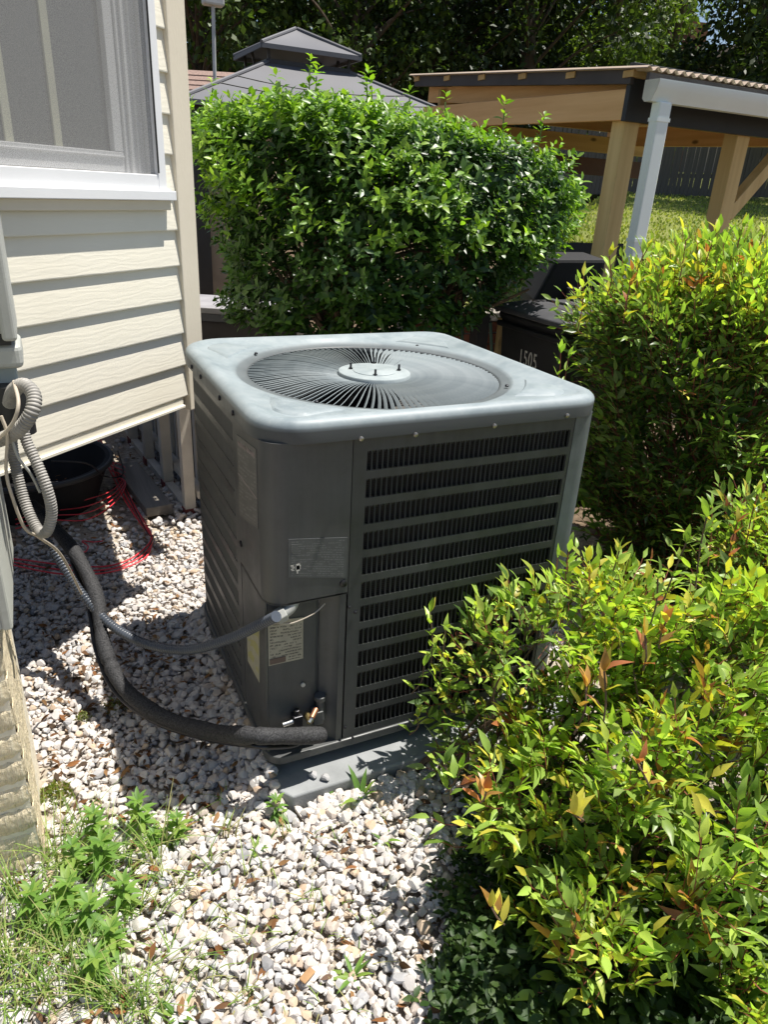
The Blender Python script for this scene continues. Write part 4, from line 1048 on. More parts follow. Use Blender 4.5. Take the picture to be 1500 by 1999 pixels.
def rubble():
    L = []
    for k in range(7):
        px, py = random.uniform(175, 215), random.uniform(870, 925); P = at_z(px, py, .03)
        v, f = PROT[k]; s = random.uniform(.025, .05)
        me = bpy.data.meshes.new('rubble'); me.from_pydata([tuple(q * s) for q in v], [], f); me.update()
        ca = me.color_attributes.new('tint', 'FLOAT_COLOR', 'POINT'); ca.data.foreach_set('color', np.tile((*TINT[k % 4], 1), len(v)).astype(float)); me.materials.append(M['stone'])
        o = bpy.data.objects.new('rubble', me); COL.objects.link(o); o.location = (P.x, P.y, .03 + s * .3); o.rotation_euler = (0, 0, k)
        tag(o, 'pale lump of broken stone behind the tub under the bay', 'rubble', 'stone lumps under the bay')
rubble()

# ================================================================== BEHIND THE CONDENSER
def bin_():
    C0 = at(1103, 627, 3.15); B = C0
    root = empty('wheelie_bin', (B.x, B.y, 0), 0, 'black wheeled rubbish bin with house number 1505 behind the air conditioner', 'rubbish bin')
    H = B.z - .0
    W1, D1 = .56, .50; tx = .055
    def ring(z, ins): return [(ins, ins, z), (W1 - ins, ins, z), (W1 - ins, D1 - ins, z), (ins, D1 - ins, z)]
    vs = ring(.03, tx) + ring(H - .075, .012) + ring(H - .06, -.002) + ring(H - .035, -.002)
    fs = [(3, 2, 1, 0)] + [(j * 4 + k, j * 4 + (k + 1) % 4, (j + 1) * 4 + (k + 1) % 4, (j + 1) * 4 + k) for j in range(3) for k in range(4)] + [(12, 13, 14, 15)]
    body = MB().add(vs, fs).build('body', M['black_plastic'], root, bevel=.02, seg=3)
    # rib on the face below the rim
    MB().box((-.006, -.012, H - .105), (W1 + .006, D1 + .006, H - .08)).build('rim', M['black_plastic'], root, bevel=.006)
    ld = MB(); o = .022
    prof = [(-o, H - .034, 0), (-o, H - .012, 0), (.06, H + .022, .05), (.12, H + .035, .10), (D1 * .5, H + .04, .12)]
    rows = []
    for ins, z in ((-o, H - .034), (-o, H - .010), (.03, H + .010), (.085, H + .026), (.12, H + .030)):
        rows += [(ins, ins, z), (W1 - ins, ins, z), (W1 - ins, D1 - ins, z), (ins, D1 - ins, z)]
    fs = [(3, 2, 1, 0)] + [(j * 4 + k, j * 4 + (k + 1) % 4, (j + 1) * 4 + (k + 1) % 4, (j + 1) * 4 + k) for j in range(4) for k in range(4)] + [(16, 17, 18, 19)]
    lid = ld.add(rows, fs).build('lid', M['lid_black'], root, bevel=.008, seg=3)
    MB().box((.16, .12, H + .0305), (.20, D1 - .14, H + .042)).box((.30, .12, H + .0305), (.34, D1 - .14, H + .042)).build('lid_rib', M['lid_black'], lid, bevel=.006)
    MB().box((.10, -.03, H - .022), (W1 - .10, -.021, H - .010)).build('handle', M['lid_black'], lid, bevel=.003)
    # number on the face to the left: stencilled digits
    cu = bpy.data.curves.new('number', 'FONT'); cu.body = '1505'; cu.size = .105; cu.extrude = .0008; cu.align_x = 'CENTER'; cu.space_character = 1.15
    to = bpy.data.objects.new('number', cu); COL.objects.link(to)
    me = bpy.data.meshes.new_from_object(to); bpy.data.objects.remove(to)
    P = at_x(1031, 716, B.x + .024)
    me.materials.append(M['number'])
    n = bpy.data.objects.new('number', me); COL.objects.link(n); n.parent = root
    sl_ = math.atan2(.043, H - .105)
    n.matrix_local = Matrix.Translation((P.x - B.x - .004, P.y - B.y, P.z)) @ Matrix.Rotation(-math.pi / 2, 4, 'Z') @ Matrix.Rotation(math.pi / 2 - sl_ * -1.0, 4, 'X') @ Matrix.Scale(.62, 4, (1, 0, 0))
    for y in (.06, D1 - .06):
        MB().tube([(W1 - .09, y - .03, .09), (W1 - .09, y + .03, .09)], .09, 20).build('wheel', M['black_plastic'], root, smooth=True)
bin_()
def covered():
    a = at(1043, 585, 4.15); b = at(1087, 506, 4.15); c = at(1185, 506, 4.15)
    ax = Vector((CR.x, CR.y, 0)).normalized(); y = HF * .5; root = empty('covered_grill', (a.x, a.y, 0), 0, 'black draped shape with one slanted side behind the bin', 'cover')
    q = [Vector((a.x, a.y, 0)), Vector((a.x, a.y, a.z)), b, c, Vector((c.x, c.y, 0))]; q2 = [p + y for p in q]; n = 5
    vs = [p - Vector((a.x, a.y, 0)) for p in q + q2]
    MB().add(vs, [(4, 3, 2, 1, 0), (5, 6, 7, 8, 9)] + [(i, (i + 1) % n, n + (i + 1) % n, n + i) for i in range(n)]).build('cloth', M['cover'], root, bevel=.02)
    e = at(1105, 560, 4.12); f = at(1160, 560, 4.12)
    MB().box((e.x - a.x, e.y - a.y - .02, .2), (e.x - a.x + .1, e.y - a.y, e.z)).build('fold', M['cover'], root, bevel=.01)
covered()
def retaining_wall():
    root = empty('retaining_wall', (1.10, 1.88, 0), 0, 'low red brick garden wall in shade between the bush and the bin', 'brick wall')
    MB().box((.004, .012, 0), (3.6, .2, .735)).build('mortar_core', M['mortar'], root)
    me = MB().box((0, 0, 0), (.20, .05, .057)).mesh('brick'); me.materials.append(M['brick'])
    for r in range(11):
        x = 0.0 - (.105 if r % 2 else 0)
        for k in range(18):
            xx = x + k * .21
            if xx < -.001 or xx > 3.4: continue
            if (r < 4 and k > 8): continue
            o = bpy.data.objects.new('brick', me); COL.objects.link(o); o.parent = root; o.location = (xx, random.gauss(0, .0015), .004 + r * .067)
    MB().box((-.01, -.012, .738), (3.61, .21, .79)).build('cap', M['mortar'], root, bevel=.006)
retaining_wall()
def stakes():
    lab = ['thin green garden stake under the left part of the brick wall', 'thin green garden stake next to the dark post by the bin']
    for i, px in enumerate((901, 958)):
        a = at(px, 600 if i == 0 else 630, 3.5); b = at(px + 3, 700, 3.5)
        d = (b - a) / (a.z - b.z); foot = a + d * a.z
        o = MB().tube([foot, a], .008, 8).build('garden_stake', M['stake'], None, smooth=True); tag(o, lab[i], 'stake', 'green stakes by the brick wall')
    a = at(940, 612, 3.7); MB().box((a.x - .035, a.y - .035, 0), (a.x + .035, a.y + .035, a.z)).build('short_post', M['fascia'], None, bevel=.004); tag(bpy.data.objects['short_post'], 'short dark post in front of the brick wall', 'post')
    a = at(981, 620, 3.75); MB().box((a.x - .016, a.y - .016, 0), (a.x + .016, a.y + .016, a.z)).build('wood_stake', M['pine'], None, bevel=.003); tag(bpy.data.objects['wood_stake'], 'pale wooden stake standing at the left of the bin', 'stake')
stakes()
def bench():
    a = at(380, 600, 4.3); b = at(520, 596, 4.3); c = (a + b) / 2
    ang = math.atan2(b.y - a.y, b.x - a.x); L = (b - a).length / 2
    root = empty('storage_bench', (c.x, c.y, 0), ang, 'dark storage bench with pale grey top left of the big bush', 'bench')
    MB().box((-L - .2, -.02, a.z - .03), (L + .2, .5, a.z + .005)).build('top', simple('grey bench top', (0.30, 0.29, 0.30), 0.6), root, bevel=.005)
    MB().box((-L - .2, -.012, a.z - .075), (L + .2, -.0, a.z - .031)).build('edge_board', simple('grey edge board', (0.10, 0.10, 0.11), 0.6), root)
    MB().box((-L - .18, .01, 0), (L + .18, .46, a.z - .031)).build('box', M['fascia'], root)
bench()
def rail():
    a = at(1095, 486, 5.6); b = at(1215, 488, 5.6); z = a.z
    root = empty('garden_rail', (a.x, a.y, 0), 0, 'low dark rail standing on the lawn left of the wooden post', 'rail')
    o = Vector((a.x, a.y, 0)); MB().bar(a - o, b - o, .05, .085).build('bar', M['fascia_black'], root, bevel=.004)
    for p in (a, b):
        MB().box((p.x - a.x - .02, p.y - a.y - .02, lawn_z(p.x, p.y) - .05), (p.x - a.x + .02, p.y - a.y + .02, z - .043)).build('leg', M['fascia_black'], root)
rail()

# ================================================================== CARPORT
def carport():
    P0 = at(1195, 400, 5.1); gx, gy = P0.x, P0.y
    root = empty('carport', (gx, gy, 0), 0, 'open timber shelter with tan corrugated roof and white gutter', 'shelter')
    zt = lambda px, py: at_y(px, py, gy - .08).z
    zpost = at_y(1208, 232, gy).z
    gb = .0
    def zg(x, y): return lawn_z(gx + x, gy + y) - .1
    hw = .060
    def post(x, y, top):
        return MB().box((x - hw, y - hw, zg(x, y)), (x + hw, y + hw, top)).build('post', M['pine'], root, bevel=.006)
    R1 = at_y(1432, 300, gy).x - gx
    span = at_x(870, 300, gx).y - gy; span = max(2.2, min(span, 3.0))
    slope = .078
    post(0, 0, zpost); post(R1, 0, zpost); post(R1 * 2, 0, zpost)
    for x in (0, R1, 2 * R1): post(x, span, zpost + .025 * span)
    # wide side beams in bare pine (rising to the back), front beam painted charcoal
    bh = at_y(1220, 172, gy).z - zpost
    for x in (-hw - .022, 2 * R1 + hw + .022):
        MB().bar((x, -hw - .005, zpost + bh * .5 - .015), (x, span + .3, zpost + bh * .5 - .015 + .025 * (span + .3)), .038, bh).build('side_beam', M['pine_y'], root, bevel=.003)
        MB().bar((x - .028 * (1 if x < 0 else -1), -hw - .06, zpost + bh + .005 + .040), (x - .028 * (1 if x < 0 else -1), span + .45, zpost + bh + .045 + slope * (span + .5)), .030, .082).build('fascia_board', M['fascia'], root, bevel=.003)
    MB().box((-hw - .042, -hw - .042, zpost - .02), (2 * R1 + .5, -hw - .004, zpost + bh + .12)).build('front_beam', M['fascia_black'], root, bevel=.003)
    MB().box((-hw, span + hw + .004, zpost + slope * span - .02), (2 * R1 + .5, span + hw + .042, zpost + slope * span + bh)).build('back_beam', M['pine_x'], root, bevel=.003)
    # inner rails
    MB().box((-hw + .1, span - hw - .045, zpost + slope * span - .22), (2 * R1 + .3, span - hw - .004, zpost + slope * span - .08)).build('rail', M['pine_x'], root, bevel=.003)
    MB().box((-hw + .1, span - hw - .035, zpost + slope * span - .42), (2 * R1 + .3, span - hw - .004, zpost + slope * span - .27)).build('rail', simple('brown stained rail', (0.10, 0.045, 0.03), 0.7), root, bevel=.003)
    # rafters and purlins
    zr = zpost + bh - .075
    for k in range(6):
        x = (2 * R1) * k / 5
        MB().bar((x + .02, -hw, zr + .03), (x + .02, span + .4, zr + .03 + slope * (span + .4)), .038, .12).build('rafter', M['pine_y'], root)
    for k in range(6):
        y = -.10 + (span + .50) * k / 5
        MB().box((-hw - .075, y - .045, zr + .115 + slope * y + .008), (2 * R1 + .55, y + .045, zr + .150 + slope * y + .008)).build('purlin', M['pine_x'], root)
    # corrugated sheets
    nx = 0; w0, w1 = -hw - .10, 2 * R1 + .6; y0, y1 = -.28, span + .50; pitch = .068; n = int((w1 - w0) / pitch * 8); vs = []
    for i in range(n + 1):
        x = w0 + (w1 - w0) * i / n; z = .011 * math.sin(2 * math.pi * (x - w0) / pitch)
        for y in (y0, y1):
            vs += [(x, y, zr + .168 + slope * y + z), (x, y, zr + .164 + slope * y + z)]
    fs = []
    for i in range(n):
        a = i * 4; b = a + 4; fs += [(a, b, b + 2, a + 2), (a + 1, a + 3, b + 3, b + 1), (a, a + 1, b + 1, b), (a + 2, b + 2, b + 3, a + 3)]
    MB().add(vs, fs).build('corrugated_roof', M['tin'], root, smooth=True)
    MB().box((-hw - .055, -.26, zr + .06), (2 * R1 + .55, -.235, zr + .128)).build('eave_board', M['fascia'], root)
    # gutter: K profile along x
    g0 = -hw - .06; gp = [(-.24, .135), (-.24, .02), (-.26, .0), (-.315, .0), (-.325, .03), (-.345, .07), (-.355, .115), (-.355, .135), (-.345, .135), (-.343, .118), (-.318, .032), (-.31, .01), (-.262, .01), (-.25, .03), (-.25, .135)]
    gp = [(y, z * .82) for y, z in gp]; zg0 = zr - .022
    m = len(gp); vs = [(x, y, zg0 + z) for x in (g0, 2 * R1 + .6) for y, z in gp]
    gt = MB().add(vs, [(i, (i + 1) % m, m + (i + 1) % m, m + i) for i in range(m)]).build('gutter', M['gutter_white'], root, smooth=True); fix_normals(gt.data, 30)
    cap = [(y, z) for y, z in gp[:8]]
    k = len(cap); MB().add([(g0 - .002, y, zg0 + z) for y, z in cap] + [(g0 + .001, y, zg0 + z) for y, z in cap], [tuple(range(k)), tuple(range(2 * k - 1, k - 1, -1))] + [(i, k + i, k + (i + 1) % k, (i + 1) % k) for i in range(k)]).build('gutter_end', simple('cream gutter end', (0.60, 0.58, 0.50), 0.5), gt)
    # downspout
    ds = MB(); x0 = g0 + .045
    ds.box((x0, -.345, zg(0, 0)), (x0 + .095, -.275, zg0 + .002)); ds.build('downspout', M['gutter_white'], root, bevel=.008)
    for zz in (zg0 - .10, 1.2): MB().box((x0 - .003, -.348, zz), (x0 + .098, -.272, zz + .02)).build('downspout_strap', M['gutter_white'], root)
    # knee braces
    for (x, y, dx, dy) in ((R1, 0, 1, 0), (0, span, 1, 0)):
        zz = zpost + slope * y
        MB().bar((x + dx * hw, y + dy * hw, zz - .52), (x + dx * .50, y + dy * .50, zz - .04 + slope * dy * .4), .085, .085).build('brace', M['pine'], root, bevel=.004)
carport()

# ================================================================== GAZEBO
def gazebo():
    A = at(578, 58, 10.0)
    root = empty('gazebo', (A.x, A.y, 0), 0, 'dark grey two tiered soft roof garden gazebo behind the big bush', 'gazebo')
    def tier(a0, z0, a1, z1, name, t=.012):
        # four sloping panels, each with its own thickness and hem
        for k in range(4):
            R = Matrix.Rotation(math.pi / 2 * k, 3, 'Z'); n = 8; vs = []
            for j in range(n + 1):
                f = j / n
                for i in range(n + 1):
                    g_ = i / n * 2 - 1; a = a0 + (a1 - a0) * f; sag = -.05 * (1 - g_ * g_) * math.sin(math.pi * f) * (a1 - a0)
                    vs.append(R @ Vector((g_ * a, -a, z0 + (z1 - z0) * f + sag)))
            m = len(vs); vs += [v - Vector((0, 0, t)) for v in vs]; q = n + 1
            fs = [(j * q + i, (j + 1) * q + i, (j + 1) * q + i + 1, j * q + i + 1) for j in range(n) for i in range(n)]
            fs += [tuple(m + x for x in reversed(f_)) for f_ in fs] + [(n * q + i, m + n * q + i, m + n * q + i + 1, n * q + i + 1) for i in range(n)]
            MB().add(vs, fs).build(name, M['gaz_roof'], root, smooth=True)
            c = Vector((a1, -a1, z1)); MB().tube([R @ Vector((a0 + .001, -a0 - .001, z0 + .004)), R @ Vector((a1, -a1, z1 + .004))], .022, 8).build('hip_seam', M['gaz_roof'], root, smooth=True)
            p = R @ Vector((-a1, -a1, z1 - .03)); q2 = R @ Vector((a1, -a1, z1 - .03)); MB().bar(p, q2, .02, .036).build('hem', M['gaz_roof'], root)
    zt = A.z
    tier(.012, zt, .60, zt - .27, 'upper_roof_panel')
    tier(.50, zt - .44, 1.72, zt - .98, 'lower_roof_panel')
    for f in (.42, .62):
        a = .50 + 1.22 * f; z = zt - .44 - .54 * f
        for k in range(4):
            R = Matrix.Rotation(math.pi / 2 * k, 3, 'Z'); pts = [R @ Vector((g_ * a, -a - .004, z - .05 * (1 - g_ * g_) * math.sin(math.pi * f) * 1.22 + .004)) for g_ in np.linspace(-1, 1, 13)]
            MB().tube(pts, .005, 6).build('seam', M['gasket'], root)
    for k in range(4):
        R = Matrix.Rotation(math.pi / 2 * k, 3, 'Z')
        MB().bar(R @ Vector((-.5, -.5, zt - .43)), R @ Vector((.5, -.5, zt - .43)), .04, .05).build('ring_beam', M['gaz_dark'], root)
        MB().bar(R @ Vector((.48, -.48, zt - .45)), R @ Vector((.5, -.5, zt - .22)), .03, .03, (1, 0, 0)).build('vent_strut', M['gaz_dark'], root)
        MB().bar(R @ Vector((0, -.5, zt - .45)), R @ Vector((0, -.55, zt - .26)), .03, .03, (1, 0, 0)).build('vent_strut', M['gaz_dark'], root)
        MB().bar(R @ Vector((.5, -.5, zt - .46)), R @ Vector((1.7, -1.7, zt - 1.0)), .04, .04).build('hip_rafter', M['gaz_dark'], root)
        p = R @ Vector((1.55, -1.55, 0)); MB().box((p.x - .07, p.y - .07, -.02), (p.x + .07, p.y + .07, zt - .97)).build('post', M['gaz_dark'], root)
        q = R @ Vector((1.55, -1.15, 0)); MB().box((min(p.x, q.x) - .02, min(p.y, q.y) + .08, .0), (max(p.x, q.x) + .02, max(p.y, q.y) + .02, zt - 1.05)).build('curtain', M['tan_wall'], root)
gazebo()

# ================================================================== BACK FENCE, HOUSES, POLE
def fence():
    a = at(1060, 371, 18.6); b = at(1620, 380, 18.6); n_ = int((b - a).length / .094)
    root = empty('picket_fence', (a.x, a.y, 0), math.atan2(b.y - a.y, b.x - a.x), 'grey weathered picket fence at the back of the lawn', 'fence')
    L = math.hypot(b.x - a.x, b.y - a.y)
    me = [MB().add([(0, 0, 0), (.088, 0, 0), (.088, .02, 0), (0, .02, 0), (0, 0, h - .03), (.088, 0, h - .03), (.088, .02, h - .03), (0, .02, h - .03), (.02, 0, h), (.068, 0, h), (.068, .02, h), (.02, .02, h)],
          [(0, 1, 5, 4), (1, 2, 6, 5), (2, 3, 7, 6), (3, 0, 4, 7), (4, 5, 9, 8), (6, 7, 11, 10), (5, 6, 10, 9), (7, 4, 8, 11), (8, 9, 10, 11)]).mesh('picket') for h in (1.80, 1.83, 1.78)]
    for m in me: m.materials.append(M['picket'])
    for k in range(n_):
        t = k / n_; o = bpy.data.objects.new('picket', me[k % 3]); COL.objects.link(o); o.parent = root
        o.location = (L * t, random.gauss(0, .006), a.z + (b.z - a.z) * t - .08); o.rotation_euler = (0, random.gauss(0, .008), 0)
    for z in (.35, 1.4): MB().bar((0, .045, a.z + z), (L, .045, b.z + z), .04, .09).build('rail', M['picket'], root)
    for k in range(8): MB().box((L * k / 7 - .05, .066, a.z - .3), (L * k / 7 + .05, .16, a.z + 1.75)).build('post', M['picket'], root)
fence()
def far_houses():
    P = at(1395, 150, 40.0); root = empty('neighbour_house', (P.x, P.y, 0), -.3, 'pale distant house with steep gable and brick chimney beyond the trees', 'house')
    z = P.z
    MB().box((-3.5, 0, 0), (6, 6, z - .3)).build('wall', M['housepink'], root)
    MB().add([(-3.6, -.1, z - .4), (1.2, -.1, z + 1.5), (6.1, -.1, z - .4), (-3.6, 6, z - .4), (1.2, 6, z + 1.5), (6.1, 6, z - .4)], [(0, 2, 1), (3, 4, 5), (0, 1, 4, 3), (1, 2, 5, 4), (0, 3, 5, 2)]).build('roof', simple('pinkish gable roof', (0.34, 0.26, 0.25), 0.9), root)
    q = at(1352, 100, 39.5); M2 = Matrix.Rotation(.3, 3, 'Z') @ (q - Vector((P.x, P.y, 0)))
    t = at(1352, 55, 39.5).z
    MB().box((M2.x - .4, M2.y - .35, 0), (M2.x + .4, M2.y + .35, t)).build('chimney', M['red_brick_far'], root)
    MB().box((M2.x - .48, M2.y - .43, t), (M2.x + .48, M2.y + .43, t + .15)).build('chimney_cap', M['red_brick_far'], root)
    P = at(380, 200, 16.0); Q = at(380, 138, 16.6); root = empty('shed', (P.x, P.y, 0), -.45, 'shed with a brown shingled roof at the left beyond the gazebo', 'shed')
    MB().box((-3, 0, 0), (1.2, 3, P.z - .05)).build('wall', M['tan_wall'], root)
    rf = MB()
    rp = empty('roof', (0, 0, 0)); rp.parent = root
    n = 7
    for k in range(n):
        z0 = P.z - .1 + (Q.z - P.z + .15) * k / n; z1 = P.z - .1 + (Q.z - P.z + .15) * (k + 1) / n; y0 = -.2 + 1.4 * k / n; y1 = -.2 + 1.4 * (k + 1) / n
        m = MB().add([(-3.2, y0, z0 + .03), (1.35, y0, z0 + .03), (1.35, y1 + .05, z1 + .03), (-3.2, y1 + .05, z1 + .03), (-3.2, y0, z0), (1.35, y0, z0), (1.35, y1, z1), (-3.2, y1, z1)], [(0, 1, 2, 3), (0, 4, 5, 1), (1, 5, 6, 2), (3, 2, 6, 7), (0, 3, 7, 4)])
        m.build('shingle_course', M['shingle'], rp)
    MB().box((-3.2, 1.2, 0), (1.35, 1.3, Q.z + .05)).build('ridge_wall', M['tan_wall'], root)
    a = at(413, 160, 13.0); b = at(416, 5, 13.0)
    root = empty('lamp_pole', (a.x, a.y, 0), 0, 'thin pale metal pole with a lamp head rising behind the gazebo', 'pole')
    MB().tube([(0, 0, 0), (b.x - a.x, b.y - a.y, b.z)], .028, 10).build('pole', simple('galvanised pole', (0.45, 0.46, 0.47), 0.5), root, smooth=True)
    MB().box((b.x - a.x - .16, b.y - a.y - .1, b.z - .05), (b.x - a.x + .16, b.y - a.y + .1, b.z + .10)).build('lamp_head', simple('pale lamp head', (0.5, 0.5, 0.5), 0.5), root, bevel=.03)
far_houses()

# ================================================================== TREES
def tree(px, d, cz, rw, rh, name, label, tints, n, size, lean=0.0, zlow=2.0, tr=.22, clumps=46, trunk=True, gz=1.5):
    P = at(px, 300, d); x, y = P.x, P.y
    root = empty(name, (x, y, 0), 0, label, 'tree')
    z = 0; pts = [(0, 0, -.1)]
    for k in range(1, 8): pts.append((random.gauss(0, .07) * k * .6 + lean * k / 7, random.gauss(0, .07) * k * .6, (cz + rh * .6) * k / 7))
    tm = MB(); tm.tube(spline(pts, 5), lambda t: tr * (1 - .8 * t) * (1 + .25 * math.exp(-t * 25)), 10); tm.build('trunk', M['bark'], root, smooth=True)
    L = Leaves('quad', M['tree'], tints); cl = []
    for k in range(clumps):
        while True:
            q = Vector((random.uniform(-1, 1), random.uniform(-1, 1), random.uniform(-1, 1)))
            if .35 < q.length < 1: break
        c = Vector((q.x * rw, q.y * rw, cz + q.z * rh))
        if c.z < zlow: c.z = zlow + random.random() * .8
        cl.append((c, random.uniform(.16, .34) * rw))
    br = MB()
    for c, r in cl[::2]:
        t = min(.95, max(.15, (c.z - r) / (cz + rh * .6) * .8)); k = t * 7; i = int(k); b0 = Vector(pts[i]).lerp(Vector(pts[min(i + 1, 7)]), k - i)
        mid = b0.lerp(c, .55) + Vector((random.gauss(0, .15), random.gauss(0, .15), .25)); br.tube(spline([b0, mid, c], 6), lambda t_: .055 * (1 - .8 * t_) + .008, 5)
    br.build('branches', M['bark'], root, smooth=True)['kind'] = 'stuff'
    per = int(n * 2.1) // clumps
    for c, r in cl:
        for _ in range(per):
            v = rv(); v.normalize(); rr = r * (random.random() ** .4); p = c + Vector((v.x, v.y, v.z * .72)) * rr
            dn = v * .5 + rv(.6) + Vector((0, 0, -.3))
            tint = 0 if random.random() < .5 else random.randrange(len(tints))
            L.add((x + p.x, y + p.y, p.z), dn, rv(.6) + Vector((0, 0, .9)), size * random.uniform(.6, 1.3), tint)
    L.build(root, 'crown')
DK = [(0.030, 0.050, 0.014), (0.040, 0.065, 0.018), (0.055, 0.085, 0.022)]
MD = [(0.055, 0.090, 0.020), (0.075, 0.12, 0.028), (0.10, 0.15, 0.035)]
LT = [(0.09, 0.14, 0.03), (0.12, 0.18, 0.035), (0.15, 0.20, 0.04)]
random.seed(21)
tree(395, 24, 7.5, 3.2, 5.5, 'oak_tree', 'mid green leafy tree at the far left beside the lamp pole', MD, 5200, .22, zlow=2.3, clumps=60)
tree(520, 27, 8.0, 3.6, 6.0, 'oak_tree', 'greyish green tree directly behind the gazebo peak', MD, 6000, .24, zlow=2.2, clumps=64)
tree(690, 25, 7.0, 3.2, 5.5, 'oak_tree', 'deep green tree to the right of the gazebo peak', MD, 5600, .22, zlow=2.0, clumps=60)
tree(850, 29, 7.5, 4.4, 6.5, 'oak_tree', 'dark shady tree with bare twigs above the left end of the shelter roof', DK, 6500, .24, zlow=1.8, clumps=70)
tree(1010, 27, 8.0, 3.8, 6.5, 'oak_tree', 'dark tree with thick trunk above the middle of the shelter roof', DK, 6500, .24, zlow=2.4, tr=.42, clumps=64)
tree(1165, 31, 7.5, 3.4, 5.6, 'maple_tree', 'bright green sunlit tree above the corner of the shelter', LT, 4200, .24, zlow=3.0, clumps=46, tr=.2)
tree(1285, 33, 8.2, 3.0, 5.2, 'maple_tree', 'thin light green tree beside the distant chimney', LT, 1100, .25, zlow=3.4, clumps=26, tr=.30)
tree(1460, 21, 7.3, 2.6, 4.6, 'pine_tree', 'dark evergreen tree at the top right corner', DK, 7000, .20, zlow=3.1, clumps=70)
tree(1620, 17, 7.0, 3.2, 4.5, 'pine_tree', 'dark evergreen tree shading the lawn at the right edge', DK, 6500, .20, zlow=3.3, clumps=60)
def far_wood():
    L = Leaves('quad', M['tree'], DK)
    for _ in range(42000):
        px = random.uniform(250, 1620); d = random.uniform(40, 50); P = at(px, 300, d); z = random.uniform(0, 15) 
        if 1300 < px < 1425 and z > 2.5: continue
        if 400 < px < 455 and random.random() < .5: continue
        L.add((P.x, P.y, z), rv(), rv(.6) + Vector((0, 0, .8)), random.uniform(.4, .9), random.randrange(3))
    e = bpy.data.objects.new('tmp', None); 
    T = np.array(L.T); me = L._mesh('far_wood', T, np.array(L.c)); o = link('far_wood', me); tag(o, 'dense dark wood far behind the garden', 'wood', kind='stuff')
far_wood()

# ================================================================== SHRUBS
def limb(mb, a, b, r0, r1, wob=.06, n=5):
    a = Vector(a); b = Vector(b); d = (b - a).length
    pts = [a] + [a.lerp(b, k / n) + rv(wob * d * .35) for k in range(1, n)] + [b]
    mb.tube(spline(pts, 4), lambda t: r0 + (r1 - r0) * t, 6)

random.seed(5)
def holly():
    d = 3.42
    rows = [(660, 430, 900), (620, 412, 985), (575, 402, 1035), (512, 400, 1095), (462, 380, 1150), (412, 362, 1182), (372, 350, 1186), (327, 340, 1160), (295, 340, 1105), (272, 345, 1000), (254, 365, 900), (240, 420, 820), (228, 520, 760)]
    base = at(660, 640, d); root = empty('holly_bush', (base.x, base.y, 0), 0, 'big glossy dark green bush behind the air conditioner', 'bush')
    pf = Profile(d, rows, lambda t: .26 + .36 * math.sin(math.pi * min(1, .22 + t * .62)), push=.24, power=2.6)
    br = MB(); bx = Vector((base.x, base.y, 0))
    br2 = MB(); br2.tube(spline([bx, bx + Vector((.02, .0, .4)), bx + Vector((-.01, .02, .8)), bx + Vector((.05, .0, 1.15))], 5), lambda t: .055 - .02 * t, 10)
    br2.build('trunk', M['stem'], root, smooth=True, world=True)
    for k in range(34):
        P, o, g = pf.sample(.5, .6); h = random.uniform(.45, 1.1); limb(br, bx + Vector((random.gauss(0, .05), random.gauss(0, .05), h)), P, .016, .004)
    for k in range(22):                       # bare crossing limbs low on the right
        a = at(random.uniform(760, 900), random.uniform(600, 660), 3.6); b = at(random.uniform(880, 1040), random.uniform(470, 570), random.uniform(3.3, 3.7)); limb(br, a, b, .012, .005)
    br.build('branches', M['stem'], root, smooth=True, world=True)['kind'] = 'stuff'
    old, mid, new = 0, 3, 6
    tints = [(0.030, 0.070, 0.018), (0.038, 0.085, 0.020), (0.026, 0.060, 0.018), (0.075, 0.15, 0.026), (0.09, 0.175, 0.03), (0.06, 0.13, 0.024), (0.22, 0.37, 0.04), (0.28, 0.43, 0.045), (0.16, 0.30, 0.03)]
    L = Leaves('oval', M['holly'], tints, 300); tw = MB()
    def twig(P, D, n, ln, size, tset):
        D = D.normalized(); x = D.orthogonal().normalized(); y = D.cross(x); a0 = random.random() * 6.28
        for i in range(n):
            t = .25 + .75 * i / max(1, n - 1); a = a0 + 2.4 * i; rad = x * math.cos(a) + y * math.sin(a); up = .25 + .65 * (i / n)
            L.add(P + D * ln * t, rad + D * up + rv(.12), D + rad * -.2 + rv(.15), size * random.uniform(.75, 1.15) * (1.05 - .3 * (i == n - 1)), random.choice(tset))
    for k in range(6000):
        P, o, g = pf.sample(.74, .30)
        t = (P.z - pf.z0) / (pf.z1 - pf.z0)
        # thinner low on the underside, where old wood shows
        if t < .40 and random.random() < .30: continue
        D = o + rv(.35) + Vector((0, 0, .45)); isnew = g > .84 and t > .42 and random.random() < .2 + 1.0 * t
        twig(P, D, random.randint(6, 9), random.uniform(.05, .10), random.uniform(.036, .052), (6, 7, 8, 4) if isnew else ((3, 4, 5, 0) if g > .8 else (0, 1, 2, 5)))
    # upright leaders standing out of the top
    for px, py, l in ((605, 128, .30), (415, 172, .22), (540, 158, .2), (618, 150, .25), (716, 152, .24), (726, 168, .2), (800, 190, .14), (470, 200, .12), (870, 200, .14), (985, 212, .12), (1060, 240, .10)):
        q = at(px, py, d + random.uniform(.0, .3)); b = q - Vector((random.gauss(0, .02), random.gauss(0, .02), l)); tw.tube([b, q], .003, 5)
        for s in np.linspace(.1, 1, max(3, int(l / .04))): twig(b.lerp(q, s), Vector((0, 0, 1)) + rv(.1), 5, .03, .045, (6, 7, 8))
    tw.build('shoots', M['greenstem'], root, world=True)['kind'] = 'stuff'
    L.build(root)
holly()

